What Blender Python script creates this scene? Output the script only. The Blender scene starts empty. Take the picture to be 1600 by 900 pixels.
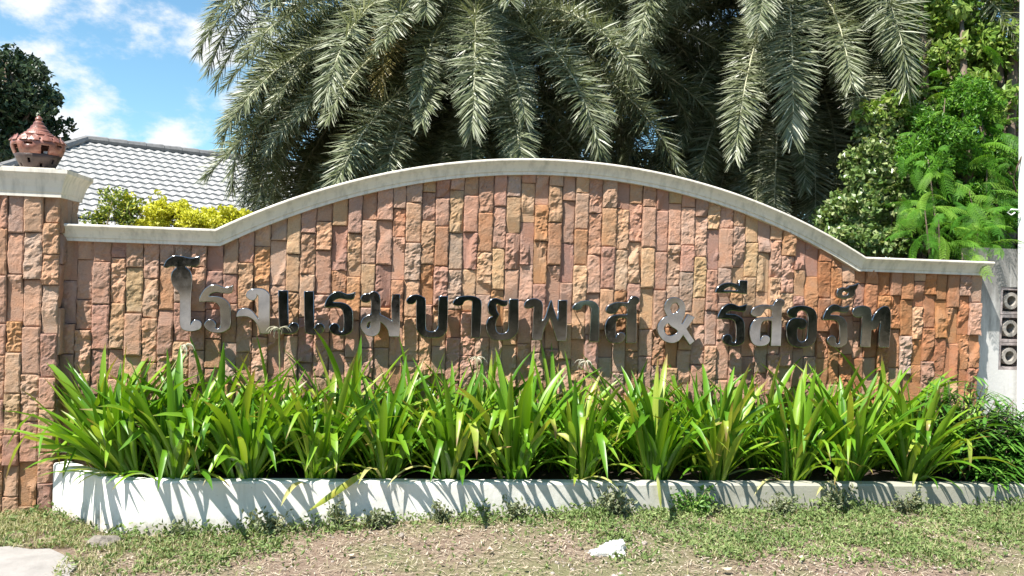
import bpy, math, random
import numpy as np
from mathutils import Vector, Matrix, noise as mnoise

random.seed(7)
rng = np.random.default_rng(11)
SC = bpy.context.scene
COL = SC.collection

# ------------------------------------------------------------------ camera
F, YAW, PIT, ROLL = 1250.0, math.radians(9.8), math.radians(-0.5), 0.03
CAM = np.array([0.0, -5.42, 1.51])
FW = np.array([math.sin(YAW) * math.cos(PIT), math.cos(YAW) * math.cos(PIT), math.sin(PIT)])
_r0 = np.array([math.cos(YAW), -math.sin(YAW), 0.0]); _u0 = np.cross(_r0, FW)
RT = _r0 * math.cos(ROLL) + _u0 * math.sin(ROLL)
UP = -_r0 * math.sin(ROLL) + _u0 * math.cos(ROLL)
cd = bpy.data.cameras.new('camera'); cam = bpy.data.objects.new('camera', cd); COL.objects.link(cam)
cd.sensor_width = 36.0; cd.lens = F / 1600 * 36; cd.clip_start = 0.05; cd.clip_end = 3000
m = Matrix.Identity(4)
for i in range(3):
    m[i][0], m[i][1], m[i][2], m[i][3] = RT[i], UP[i], -FW[i], CAM[i]
cam.matrix_world = m
SC.camera = cam

def ray(x, y): return FW * F + RT * (x - 800) + UP * (450 - y)
def at(x, y, Y=0.0):                       # photo position -> point on the plane at depth Y
    d = ray(x, y); return CAM + d * ((Y - CAM[1]) / d[1])
def atz(x, y, Z=0.0):
    d = ray(x, y); return CAM + d * ((Z - CAM[2]) / d[2])

# ------------------------------------------------------------------ world, sun, exposure
SUN = Vector((1.36, 1.0, -2.66)).normalized()        # the way the light travels
EL = math.asin(-SUN.z); AZ = math.atan2(-SUN.x, -SUN.y)
W = bpy.data.worlds.new('World'); SC.world = W; W.use_nodes = True
SC.view_settings.view_transform = 'Standard'; SC.view_settings.look = 'None'
SC.view_settings.gamma = 1.0; SC.view_settings.exposure = 1.12
nt = W.node_tree; nt.nodes.clear()
N = nt.nodes.new; L = nt.links.new
out = N('ShaderNodeOutputWorld'); bg = N('ShaderNodeBackground'); bg.inputs[1].default_value = 0.085
sky = N('ShaderNodeTexSky'); sky.sky_type = 'NISHITA'; sky.sun_disc = False
sky.sun_elevation = EL; sky.sun_rotation = AZ; sky.air_density = 1.0; sky.dust_density = 0.6; sky.ozone_density = 1.2
tc = N('ShaderNodeTexCoord')
def math_node(op, a=None, b=None):
    n = N('ShaderNodeMath'); n.operation = op
    for i, v in enumerate((a, b)):
        if v is None: continue
        if isinstance(v, (int, float)): n.inputs[i].default_value = v
        else: L(v, n.inputs[i])
    return n.outputs[0]
nz = N('ShaderNodeTexNoise'); nz.inputs['Scale'].default_value = 9; nz.inputs['Detail'].default_value = 8
nz.inputs['Roughness'].default_value = 0.62
mp = N('ShaderNodeMapping'); mp.inputs['Scale'].default_value = (1, 1, 1.7)
L(tc.outputs['Generated'], mp.inputs['Vector']); L(mp.outputs[0], nz.inputs['Vector'])
acc = None
# cumulus of the day: direction (by photo position), angular radius, weight
CLOUDS = [(150, -5, .085, .95), (235, 8, .04, .6), (60, -25, .07, .8), (335, 95, .045, .8), (300, 150, .03, .55), (370, 140, .05, .75), (400, 30, .06, .7),
          (130, 205, .06, .95), (190, 225, .05, .9), (262, 228, .055, .95), (70, 180, .05, .7), (90, 60, .06, .35),
          (460, 110, .08, .7), (560, 40, .10, .7), (900, 30, .12, .7), (1080, 20, .12, .7), (-300, 100, .2, .8), (1900, 60, .2, .8)]
for (cx, cy, rad, wt) in CLOUDS:
    d = ray(cx, cy); d = d / np.linalg.norm(d)
    dp = N('ShaderNodeVectorMath'); dp.operation = 'DISTANCE'; dp.inputs[1].default_value = d
    L(tc.outputs['Generated'], dp.inputs[0])
    v = math_node('MULTIPLY', math_node('SUBTRACT', 1.0, math_node('DIVIDE', dp.outputs['Value'], rad * 1.15)), wt)
    acc = v if acc is None else math_node('MAXIMUM', acc, v)
acc = math_node('MAXIMUM', acc, -1.6)
sm = math_node('ADD', acc, math_node('MULTIPLY', math_node('SUBTRACT', nz.outputs[0], 0.5), 3.2))
rp = N('ShaderNodeMapRange'); rp.interpolation_type = 'SMOOTHSTEP'
rp.inputs['From Min'].default_value = 0.16; rp.inputs['From Max'].default_value = 0.85
L(sm, rp.inputs['Value'])
mixc = N('ShaderNodeMix'); mixc.data_type = 'RGBA'
L(rp.outputs[0], mixc.inputs['Factor'])
tint = N('ShaderNodeMix'); tint.data_type = 'RGBA'; tint.blend_type = 'MULTIPLY'; tint.inputs['Factor'].default_value = 1.0
L(sky.outputs[0], tint.inputs['A']); tint.inputs['B'].default_value = (.80, 1.08, 1.10, 1)
L(tint.outputs['Result'], mixc.inputs['A']); mixc.inputs['B'].default_value = (6.0, 6.1, 6.3, 1)
L(mixc.outputs['Result'], bg.inputs[0]); L(bg.outputs[0], out.inputs[0])

sl = bpy.data.lights.new('sun', 'SUN'); sl.energy = 5.0; sl.angle = math.radians(0.53); sl.color = (1.0, 0.955, 0.88)
so = bpy.data.objects.new('sun', sl); COL.objects.link(so)
so.rotation_euler = SUN.to_track_quat('-Z', 'Y').to_euler(); so.location = (-6, -8, 12)

# ------------------------------------------------------------------ helpers
def new_mesh(name, verts, faces, smooth=False, uv=None):
    me = bpy.data.meshes.new(name)
    me.from_pydata([tuple(map(float, v)) for v in verts], [], faces)
    if smooth: me.polygons.foreach_set('use_smooth', [True] * len(me.polygons))
    me.update(); return me

def quads_mesh(name, V, v=None, smooth=False, n=4):
    """V: (k,n,3) array of separate polygons; v: one value per polygon kept as attribute 'v'."""
    k = len(V); me = bpy.data.meshes.new(name)
    me.vertices.add(k * n); me.vertices.foreach_set('co', np.asarray(V, dtype=np.float32).ravel())
    me.loops.add(k * n); me.loops.foreach_set('vertex_index', np.arange(k * n, dtype=np.int32))
    me.polygons.add(k); me.polygons.foreach_set('loop_start', np.arange(0, k * n, n, dtype=np.int32))
    me.polygons.foreach_set('loop_total', np.full(k, n, dtype=np.int32))
    me.update(calc_edges=True); me.validate()
    if v is not None:
        a = me.attributes.new('v', 'FLOAT', 'FACE'); a.data.foreach_set('value', np.asarray(v, dtype=np.float32))
    return me

def obj(name, me, mat=None, parent=None, loc=None):
    o = bpy.data.objects.new(name, me); COL.objects.link(o)
    if mat is not None and me is not None and not me.materials: me.materials.append(mat)
    if parent is not None:
        o.parent = parent
        if loc is None:                    # geometry given in world space
            p = parent; M = Matrix.Identity(4)
            while p is not None:
                M = Matrix.Translation(p.location) @ M if p.type == 'EMPTY' else M
                p = p.parent
            o.matrix_parent_inverse = M.inverted()
    if loc is not None: o.location = loc
    return o

def tag(o, label=None, cat=None, group=None, kind=None):
    if label: o['label'] = label
    if cat: o['category'] = cat
    if group: o['group'] = group
    if kind: o['kind'] = kind
    return o

def thing(name, label, cat, loc=(0, 0, 0), group=None):
    o = bpy.data.objects.new(name, None); COL.objects.link(o); o.location = tuple(map(float, loc)); o.empty_display_size = .1
    return tag(o, label, cat, group)

def box(x0, x1, y0, y1, z0, z1):
    v = [(x0, y0, z0), (x1, y0, z0), (x1, y1, z0), (x0, y1, z0), (x0, y0, z1), (x1, y0, z1), (x1, y1, z1), (x0, y1, z1)]
    f = [(0, 3, 2, 1), (4, 5, 6, 7), (0, 1, 5, 4), (1, 2, 6, 5), (2, 3, 7, 6), (3, 0, 4, 7)]
    return v, f

def join(parts):
    V, Fc = [], []
    for v, f in parts:
        b = len(V); V += list(v); Fc += [tuple(i + b for i in q) for q in f]
    return V, Fc

def tube(pts, radii, n=6, cap=True):
    pts = [Vector(p) for p in pts]; V, Fc = [], []
    if not hasattr(radii, '__len__'): radii = [radii] * len(pts)
    ref = Vector((0, 0, 1))
    for i, p in enumerate(pts):
        t = (pts[min(i + 1, len(pts) - 1)] - pts[max(i - 1, 0)]).normalized()
        a = t.cross(ref)
        if a.length < .05: a = t.cross(Vector((1, 0, 0)))
        a.normalize(); b = a.cross(t)
        for k in range(n):
            an = 2 * math.pi * k / n
            V.append(p + (a * math.cos(an) + b * math.sin(an)) * radii[i])
    for i in range(len(pts) - 1):
        for k in range(n):
            Fc.append((i * n + k, i * n + (k + 1) % n, (i + 1) * n + (k + 1) % n, (i + 1) * n + k))
    if cap:
        Fc.append(tuple(range(n))[::-1]); Fc.append(tuple((len(pts) - 1) * n + k for k in range(n)))
    return V, Fc

def lathe(prof, n=24, c=(0, 0, 0)):
    V, Fc = [], []
    for r, z in prof:
        for k in range(n):
            a = 2 * math.pi * k / n; V.append((c[0] + r * math.cos(a), c[1] + r * math.sin(a), c[2] + z))
    for i in range(len(prof) - 1):
        for k in range(n):
            Fc.append((i * n + k, i * n + (k + 1) % n, (i + 1) * n + (k + 1) % n, (i + 1) * n + k))
    return V, Fc

# ------------------------------------------------------------------ materials
class Mat:
    def __init__(s, name):
        s.m = bpy.data.materials.new(name); s.m.use_nodes = True; s.t = s.m.node_tree
        s.b = s.t.nodes['Principled BSDF']; s.o = s.t.nodes['Material Output']
    def n(s, t, **kw):
        x = s.t.nodes.new(t)
        for k, v in kw.items():
            if k in x.inputs: x.inputs[k].default_value = v
            else: setattr(x, k, v)
        return x
    def l(s, a, b): s.t.links.new(a, b)
    def coords(s, kind='Object'):
        return s.n('ShaderNodeTexCoord').outputs[kind]
    def noise(s, scale, detail=5, rough=.6, vec=None, out=0):
        x = s.n('ShaderNodeTexNoise', Scale=scale, Detail=detail, Roughness=rough)
        s.l(vec if vec is not None else s.coords(), x.inputs['Vector']); return x.outputs[out]
    def ramp(s, fac, stops):
        r = s.n('ShaderNodeValToRGB'); e = r.color_ramp.elements
        e[0].position, e[0].color = stops[0][0], (*stops[0][1], 1); e[1].position, e[1].color = stops[-1][0], (*stops[-1][1], 1)
        for p, c in stops[1:-1]:
            q = e.new(p); q.color = (*c, 1)
        s.l(fac, r.inputs[0]); return r.outputs[0]
    def mix(s, fac, a, b, mode='MIX'):
        x = s.n('ShaderNodeMix', data_type='RGBA', blend_type=mode)
        for nm, v in (('Factor', fac), ('A', a), ('B', b)):
            i = [q for q in x.inputs if q.name == nm and (q.type == 'RGBA' or nm == 'Factor')][0]
            if isinstance(v, (int, float)): i.default_value = v
            elif isinstance(v, tuple): i.default_value = (*v, 1)
            else: s.l(v, i)
        return [q for q in x.outputs if q.type == 'RGBA'][0]
    def maprange(s, v, a, b, c=0., d=1.):
        x = s.n('ShaderNodeMapRange'); x.inputs[1].default_value = a; x.inputs[2].default_value = b
        x.inputs[3].default_value = c; x.inputs[4].default_value = d; s.l(v, x.inputs[0]); return x.outputs[0]
    def bump(s, h, strength=.4, dist=.01):
        x = s.n('ShaderNodeBump', Strength=strength, Distance=dist); s.l(h, x.inputs['Height']); s.l(x.outputs[0], s.b.inputs['Normal'])
    def base(s, c, rough=.7, spec=.4, metal=0.):
        if isinstance(c, tuple): s.b.inputs['Base Color'].default_value = (*c, 1)
        else: s.l(c, s.b.inputs['Base Color'])
        s.b.inputs['Roughness'].default_value = rough; s.b.inputs['Specular IOR Level'].default_value = spec
        s.b.inputs['Metallic'].default_value = metal
        return s
    def attr(s, name, out='Fac'):
        x = s.n('ShaderNodeAttribute'); x.attribute_name = name; return x.outputs[out]
    def rand(s): return s.n('ShaderNodeObjectInfo').outputs['Random']
    def leaf(s, col, rough=.45, spec=.4, trans=.3, tint=(1.25, 1.25, .6)):
        s.base(col, rough, spec)
        tr = s.n('ShaderNodeBsdfTranslucent'); mx = s.n('ShaderNodeMixShader'); mx.inputs[0].default_value = trans
        s.l(s.mix(1.0, col, tint, 'MULTIPLY'), tr.inputs[0])
        s.l(s.b.outputs[0], mx.inputs[1]); s.l(tr.outputs[0], mx.inputs[2]); s.l(mx.outputs[0], s.o.inputs[0]); return s.m

def plain(name, c, rough=.7, nscale=20, var=.25, bump=.2, spec=.3, metal=0.):
    M = Mat(name); f = M.noise(nscale, 6)
    a = tuple(x * (1 - var) for x in c); b = tuple(min(1, x * (1 + var)) for x in c)
    M.base(M.ramp(f, [(.3, a), (.7, b)]), rough, spec, metal)
    if bump: M.bump(M.noise(nscale * 4, 4), bump, .006)
    return M.m

def stone_mat():
    M = Mat('split_sandstone'); c = M.attr('tint', 'Color'); co = M.coords()
    big = M.noise(14, 5, .6, co); fine = M.noise(95, 6, .7, co); blot = M.noise(5, 3, .5, co)
    col = M.mix(M.maprange(big, .35, .7, 0, .75), c, M.mix(1.0, c, (1.18, .98, .82), 'MULTIPLY'))
    col = M.mix(M.maprange(fine, .42, .7, 0, .45), col, M.mix(1.0, col, (.66, .60, .58), 'MULTIPLY'))
    col = M.mix(M.maprange(blot, .52, .75, 0, .40), col, (.34, .26, .21)); col = M.mix(M.maprange(M.noise(1.3, 4, .6, co), .5, .72, 0, .35), col, M.mix(1.0, col, (.80, .70, .62), 'MULTIPLY'))
    M.base(col, .88, .2)
    h = M.mix(.5, M.noise(60, 8, .75, co), M.noise(170, 4, .7, co)); M.bump(h, 1.0, .016)
    return M.m
MS = stone_mat()

def white_mat():
    M = Mat('cream_painted_render'); co = M.coords()
    n1 = M.noise(3.0, 6, .65, co)
    mp = M.n('ShaderNodeMapping'); mp.inputs['Scale'].default_value = (14, 14, 1.2); M.l(co, mp.inputs[0])
    n2 = M.noise(1.6, 5, .6, mp.outputs[0])
    c = M.mix(M.maprange(n1, .45, .8, 0, .55), (.71, .65, .56), (.57, .52, .43))
    c = M.mix(M.maprange(n2, .47, .72, 0, .60), c, (.34, .32, .27))
    M.base(c, .6, .3); M.bump(M.noise(40, 5), .12, .004); return M.m
MCAP = white_mat()

def planter_mat():
    M = Mat('white_painted_planter'); co = M.coords()
    sep = M.n('ShaderNodeSeparateXYZ'); M.l(co, sep.inputs[0])
    gx = M.maprange(sep.outputs[0], -.6, 2.6, -.06, .70)            # the paint is older and dirtier along to the right
    n1 = M.noise(4.5, 7, .68, co); add = M.n('ShaderNodeMath', operation='ADD'); M.l(n1, add.inputs[0]); M.l(gx, add.inputs[1])
    mp = M.n('ShaderNodeMapping'); mp.inputs['Scale'].default_value = (16, 16, 1.5); M.l(co, mp.inputs[0])
    n2 = M.noise(1.3, 5, .6, mp.outputs[0])
    c = M.mix(M.maprange(add.outputs[0], .62, 1.15), (.82, .80, .755), (.36, .35, .29))
    c = M.mix(M.maprange(n2, .55, .75, 0, .35), c, (.40, .39, .33))
    c = M.mix(M.maprange(M.noise(28, 5, .7, co), .62, .74, 0, .5), c, (.33, .33, .26))
    spl_ = M.n('ShaderNodeMath', operation='ADD'); M.l(M.maprange(sep.outputs[2], .03, .24, .32, -.25), spl_.inputs[0]); M.l(M.noise(11, 6, .7, co), spl_.inputs[1])
    c = M.mix(M.maprange(spl_.outputs[0], .58, .92, 0, .7), c, (.30, .25, .19))     # soil splashed up from the ground
    M.base(c, .65, .25); M.bump(M.noise(30, 6), .3, .006); return M.m
MPLANT = planter_mat()

def ground_mat():
    M = Mat('dry_dirt_and_grass'); co = M.coords()
    a = M.noise(1.6, 6, .65, co); b = M.noise(22, 6, .7, co); c3 = M.noise(110, 4, .7, co)
    c = M.ramp(b, [(.25, (.12, .078, .054)), (.5, (.235, .172, .13)), (.75, (.33, .255, .20))])
    g = M.ramp(c3, [(.3, (.12, .115, .055)), (.7, (.26, .25, .14))])
    c = M.mix(M.maprange(a, .44, .60), c, g)
    M.base(c, .95, .1); M.bump(M.mix(.5, b, c3), .8, .03); return M.m
MGR = ground_mat()
MCON = plain('pale_concrete', (.30, .275, .255), .9, 9, .16, .5)
MROAD = plain('worn_road_concrete', (.30, .28, .26), .9, 6, .2, .4)
MSOIL = plain('dark_soil', (.055, .04, .03), .95, 30, .4, .8)
MMORT = plain('dark_mortar', (.13, .085, .06), .95, 30, .3, .4)

def steel_mat():
    M = Mat('polished_steel'); co = M.coords()
    n = M.noise(9, 5, .6, co)
    M.base(M.ramp(n, [(.35, (.30, .30, .305)), (.7, (.46, .455, .45))]), .14, .5, 1.0)
    M.l(M.maprange(M.noise(30, 6, .7, co), .3, .8, .06, .16), M.b.inputs['Roughness'])
    M.bump(M.noise(3.5, 2, .4, co), .05, .02); return M.m
MST = steel_mat()
MRUST = plain('dark_bracket_iron', (.06, .035, .025), .7, 40, .3, .2)

def foliage(name, a, b, c=None, attr=True, rough=.45, spec=.4, trans=.3, tint=(1.25, 1.25, .6)):
    M = Mat(name); f = M.attr('v') if attr else M.rand()
    st = [(0, a), (1, b)] if c is None else [(0, a), (.6, b), (1, c)]
    return M.leaf(M.ramp(f, st), rough, spec, trans, tint)

# ------------------------------------------------------------------ ground
def ground_z(X, Y):
    t = min(1, max(0, (X + 1.35) / 2.6)); t = t * t * (3 - 2 * t)
    k = min(1, max(0, (-Y - 1.6) / 1.5)); k = 1 - k * k * (3 - 2 * k)
    q = min(1, max(0, (7 - X) / 1.8))
    return 0.095 * t * k * q
def ground():
    xs = np.concatenate([[-900, -200, -60, -20, -8], np.arange(-4, 7.01, .12), [9, 20, 60, 200, 900]])
    ys = np.concatenate([[-900, -200, -60, -22, -9, -5], np.arange(-3.6, .61, .10), [2, 5, 12, 40, 150, 900]])
    V = []; nx = len(xs)
    for y in ys:
        for x in xs:
            z = ground_z(x, y)
            if -4 < x < 7 and -3.6 < y < .6: z += .012 * mnoise.noise((x * 2.2, y * 2.2, 0)) + .007 * mnoise.noise((x * 7, y * 7, 3))
            V.append((x, y, z))
    Fc = [(j * nx + i, j * nx + i + 1, (j + 1) * nx + i + 1, (j + 1) * nx + i) for j in range(len(ys) - 1) for i in range(nx - 1)]
    tag(obj('ground', new_mesh('ground', V, Fc, True), MGR), kind='structure')
ground()

def driveway():
    # pale concrete apron whose corner shows at the lower left
    e = [atz(x, y, .014) for x, y in ((-60, 850), (-20, 856), (15, 853), (48, 858), (78, 857), (98, 866), (112, 872), (120, 884), (108, 896), (112, 908), (95, 925), (60, 970))]
    top = [(p[0], p[1], .014) for p in e] + [(-2.2, -3.2, .014), (-4.2, -3.2, .014), (-4.2, -.85, .014)]
    n = len(top); V = top + [(x, y, -.06) for x, y, z in top]
    Fc = [tuple(range(n))[::-1]] + [(i, (i + 1) % n, n + (i + 1) % n, n + i) for i in range(n)]
    tag(obj('driveway', new_mesh('driveway', V, Fc), MCON), kind='structure')
driveway()

# ------------------------------------------------------------------ boundary wall
WX0, WX1 = -1.935, 4.572
XL, ZL = -1.004, 1.783; XR, ZR = 3.542, 1.764; APX = 2.350
_c = XR - XL; _s = APX - (ZL + ZR) / 2; AR = (_c * _c / 4 + _s * _s) / (2 * _s); AXC = (XL + XR) / 2; AZC = APX - AR
CT = .105                                             # height of the coping
def top_z(x):
    if x <= XL: return ZL
    if x >= XR: return ZR
    b = AZC + math.sqrt(max(0, AR * AR - (x - AXC) ** 2)); t = (x - XL) / (XR - XL)
    e0 = AZC + math.sqrt(AR * AR - (_c / 2) ** 2)
    return b + (ZL - e0) * (1 - t) + (ZR - e0) * t
def under_z(x):                                       # underside of the coping
    if x <= XL or x >= XR: return top_z(x) - CT
    dz = (top_z(x + .01) - top_z(x - .01)) / .02
    return max(top_z(x) - CT * math.sqrt(1 + dz * dz), ZL - CT)

PAL = [((.46, .32, .255), 6), ((.42, .28, .235), 5), ((.47, .335, .23), 4), ((.42, .25, .13), 2), ((.36, .245, .215), 5),
       ((.50, .38, .24), 2), ((.47, .36, .29), 4), ((.41, .25, .16), 2), ((.47, .35, .24), 3), ((.42, .34, .30), 3)]
PALW = [w for _, w in PAL]
def stone_tint(x):
    c = random.choices([p for p, _ in PAL], PALW)[0]
    if x > 3.2 and random.random() < .55: c = random.choice([(.40, .20, .09), (.42, .225, .11), (.36, .18, .10)])
    k = random.uniform(.86, 1.12); mean = (.445, .30, .21); c = tuple((a * .78 + b * .22) * w for a, b, w in zip(c, mean, (1.03, .94, .88)))
    return tuple(min(1, v * k * random.uniform(.96, 1.04)) for v in c)

def stone_geo(x0, x1, z0, ztop, y_face, seed, rough):
    """split-face strip: x0..x1 wide, z0 up to ztop(x); face rough and proud of the plane y_face (towards -y)"""
    nx = 5; zm = ztop((x0 + x1) / 2); nzz = max(3, int((zm - z0) / .015)); R = random.Random(seed)
    d0 = R.uniform(.014, .034); tx = R.uniform(-.10, .10); tz = R.uniform(-.05, .05)
    cuts = []
    for _ in range(R.choice([0, 0, 1, 1, 2])):
        a = R.uniform(0, 6.28); sl = R.uniform(.25, .75) * rough
        cuts.append((math.cos(a) * sl, math.sin(a) * sl * .6, R.uniform(x0, x1), R.uniform(z0, zm), R.uniform(.0, .012)))
    V = []; Fc = []
    us = [0, .14, .5, .86, 1.0] if nx == 5 else None
    us = [0, .09, .25, .42, .58, .75, .91, 1.0]; nx = len(us)
    vs = [0] + [(.10 + .84 * i / (nzz - 1)) if nzz > 1 else .5 for i in range(nzz)] + [1.0]
    vs[1] = .035; vs[-2] = .965; nv = len(vs)
    for v in vs:
        for u in us:
            x = x0 + (x1 - x0) * u; zt = ztop(x); z = z0 + (zt - z0) * v
            q = Vector((x * 9 + seed, z * 9, seed * 1.7))
            h = d0 + tx * (x - (x0 + x1) / 2) + tz * (z - (z0 + zm) / 2)
            h += rough * (.008 * mnoise.noise(q) + .0055 * mnoise.noise(q * 2.6) + .0045 * mnoise.noise(q * 6) + .002 * mnoise.noise(q * 13))
            for (ax, az, cx, cz, off) in cuts: h = min(h, d0 + off + .006 + ax * (x - cx) + az * (z - cz))
            e = min(u, 1 - u, v * 3, (1 - v) * 3)
            if e < .05: h -= .005 + .003 * mnoise.noise(q * 4)
            jx = .0032 * mnoise.noise(q * 3 + Vector((7, 0, 0))) if 0 < v < 1 else 0
            V.append((x + jx, y_face - max(.004, h), z + (0 if v in (0, 1.0) else .003 * mnoise.noise(q * 2 + Vector((0, 9, 0))))))
    for j in range(nv - 1):
        for i in range(nx - 1): Fc.append((j * nx + i, j * nx + i + 1, (j + 1) * nx + i + 1, (j + 1) * nx + i))
    ring = [i for i in range(nx)] + [j * nx + nx - 1 for j in range(1, nv)] + [(nv - 1) * nx + i for i in range(nx - 2, -1, -1)] + [j * nx for j in range(nv - 2, 0, -1)]
    b = len(V)
    for r in ring: V.append((V[r][0], y_face + .002, V[r][2]))
    k = len(ring)
    for i in range(k): Fc.append((ring[(i + 1) % k], ring[i], b + i, b + (i + 1) % k))
    return V, Fc

def tinted(name, V, Fc, tints):
    me = new_mesh(name, V, Fc)
    a = me.attributes.new('tint', 'FLOAT_COLOR', 'FACE')
    a.data.foreach_set('color', np.array([(*t, 1) for t in tints], dtype=np.float32).ravel()); return me

def stone_face(parent, x0, x1, zlo, ztop, y_face, wid, seed0, maxparts=300, swap=False):
    """columns of split strips; pieces above the planting become parts, the rest one joined part"""
    n = max(1, round((x1 - x0) / wid)); ed = [x0 + (x1 - x0) * i / n + (random.uniform(-.006, .006) if 0 < i < n else 0) for i in range(n + 1)]
    items = []
    for i in range(n):
        a, b = ed[i] + .002, ed[i + 1] - .002
        zt = lambda x: ztop(x)
        top = ztop((a + b) / 2); z = top + random.uniform(-.02, .0); first = True; edge = top
        hs = []
        cur = top - random.uniform(.06, .27)
        lo = cur; zc = [top]
        while lo > zlo:
            zc.append(lo); lo -= random.choice([.295, .29, .285, .27, .25, .19])
        zc.append(zlo)
        for k in range(len(zc) - 1):
            zz0 = zc[k + 1]
            if zc[k] - zz0 < .03: continue
            tf = (lambda x: ztop(x)) if k == 0 else (lambda x, q=zc[k]: q - .004)
            seed0 += 1
            items.append((zz0, a, b, tf, seed0, zc[k]))
    items.sort(key=lambda t: -t[5])
    rest = []; rt = []
    for idx, (zz0, a, b, tf, sd, zt) in enumerate(items):
        v, f = stone_geo(a, b, zz0, tf, y_face, sd, random.choice([.6, .9, 1.3, 1.8, 2.4])); t = stone_tint(a)
        if swap: v = [(swap[0] + (y_face - y), swap[1] + (x - x0), z) for x, y, z in v]
        if idx < maxparts: obj('stone', tinted('stone', v, f, [t] * len(f)), MS, parent)
        else: rest.append((v, f)); rt += [t] * len(f)
    if rest:
        v, f = join(rest); o = obj('lower_stones', tinted('lower_stones', v, f, rt), MS, parent); o['kind'] = 'stuff'

def sweep(path, prof, y0=0.0):
    """profile (y, down) swept along an x-z path with mitred corners"""
    P = [Vector((x, 0, z)) for x, z in path]; V, Fc = [], []; n = len(prof)
    for i, p in enumerate(P):
        d1 = (p - P[i - 1]).normalized() if i > 0 else None; d2 = (P[i + 1] - p).normalized() if i < len(P) - 1 else None
        d1 = d1 or d2; d2 = d2 or d1
        n1 = Vector((-d1.z, 0, d1.x)); n2 = Vector((-d2.z, 0, d2.x)); nn = (n1 + n2).normalized(); nn /= max(.3, nn.dot(n1))
        for (yy, dn) in prof: V.append((p.x - nn.x * dn, y0 + yy, p.z - nn.z * dn))
    return V, n, len(P)
def sweep_faces(i0, i1, n, cap0, cap1):
    Fc = []
    for i in range(i0, i1):
        for k in range(n): Fc.append((i * n + k, i * n + (k + 1) % n, (i + 1) * n + (k + 1) % n, (i + 1) * n + k))
    if cap0: Fc.append(tuple(i0 * n + k for k in range(n))[::-1])
    if cap1: Fc.append(tuple(i1 * n + k for k in range(n)))
    return Fc

def boundary_wall():
    t = thing('boundary_wall', 'long sandstone clad wall with arched cream coping carrying steel letters', 'wall', (1.3, 0, 0))
    xs = np.linspace(WX0 + .01, WX1 - .01, 90); zz = [top_z(x) - .05 for x in xs]
    V = [(x, .0, -.1) for x in xs] + [(x, .0, z) for x, z in zip(xs, zz)] + [(x, .24, z) for x, z in zip(xs, zz)] + [(x, .24, -.1) for x in xs]
    n = len(xs); Fc = []
    for r in range(4):
        for i in range(n - 1): Fc.append((r * n + i, r * n + i + 1, ((r + 1) % 4) * n + i + 1, ((r + 1) % 4) * n + i))
    Fc += [(0, n, 2 * n, 3 * n), (n - 1, 4 * n - 1, 3 * n - 1, 2 * n - 1)]
    obj('core', new_mesh('core', V, Fc), MMORT, t)
    stone_face(t, WX0 + .005, WX1 - .004, .25, lambda x: under_z(x) + .012, 0.0, .0975, 100, 300)
    # coping: flat, arch, flat, mitred where they meet
    path = [(WX0 + .0, ZL), (XL, ZL)] + [(x, top_z(x)) for x in np.linspace(XL, XR, 61)[1:-1]] + [(XR, ZR), (WX1 + .035, ZR)]
    prof = [(.27, 0), (-.088, 0), (-.096, .006), (-.096, .014), (-.090, .020), (-.074, .040), (-.062, .062), (-.056, .078), (-.056, .081), (-.048, .083), (-.048, CT), (.27, CT)]
    V, k, npth = sweep(path, prof)
    for (a, b) in ((0, 1), (1, npth - 2), (npth - 2, npth - 1)):
        f = sweep_faces(a, b, k, True, True); used = sorted({i for q in f for i in q}); mp = {u: i for i, u in enumerate(used)}
        me = new_mesh('coping', [V[u] for u in used], [tuple(mp[i] for i in q) for q in f])
        obj('coping', me, MCAP, t)
boundary_wall()

# ------------------------------------------------------------------ gate pillar, urn
PY = -.105; PXR = -1.905; PXL = -2.58; PYB = .20
def pillar():
    t = thing('gate_pillar', 'sandstone clad gate pillar with white moulded cap at left edge', 'pillar', ((PXL + PXR) / 2, 0, 0))
    pz = 1.945
    obj('core', new_mesh('core', *box(PXL + .01, PXR - .012, PY, PYB, -.1, pz)), MMORT, t)
    stone_face(t, PXL, PXR, -.02, lambda x: pz, PY, .0965, 900, 200)
    # the side face seen edge-on towards the wall, in shade
    stone_face(t, 0.0, PYB - PY, -.02, lambda x: pz, 0.0, .10, 1400, 40, swap=(PXR - .02, PY))
    z0, z1 = 1.935, 2.10
    prof = [(.0, 0), (.012, .0), (.012, .022), (.017, .03), (.022, .06), (.035, .10), (.052, .132), (.060, .142), (.060, .165), (.0, .165)]
    ring = []
    for o, z in prof: ring.append([(PXL - o, PY - .035 - o, z0 + z), (PXR + .004 + o, PY - .035 - o, z0 + z), (PXR + .004 + o, PYB + o, z0 + z), (PXL - o, PYB + o, z0 + z)])
    V = [p for r in ring for p in r]; Fc = [(3, 2, 1, 0)]
    for i in range(len(ring) - 1):
        for k in range(4): Fc.append((i * 4 + k, i * 4 + (k + 1) % 4, (i + 1) * 4 + (k + 1) % 4, (i + 1) * 4 + k))
    Fc.append(tuple((len(ring) - 1) * 4 + k for k in range(4)))
    obj('pillar_cap', new_mesh('pillar_cap', V, Fc), MCAP, t)
pillar()

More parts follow.
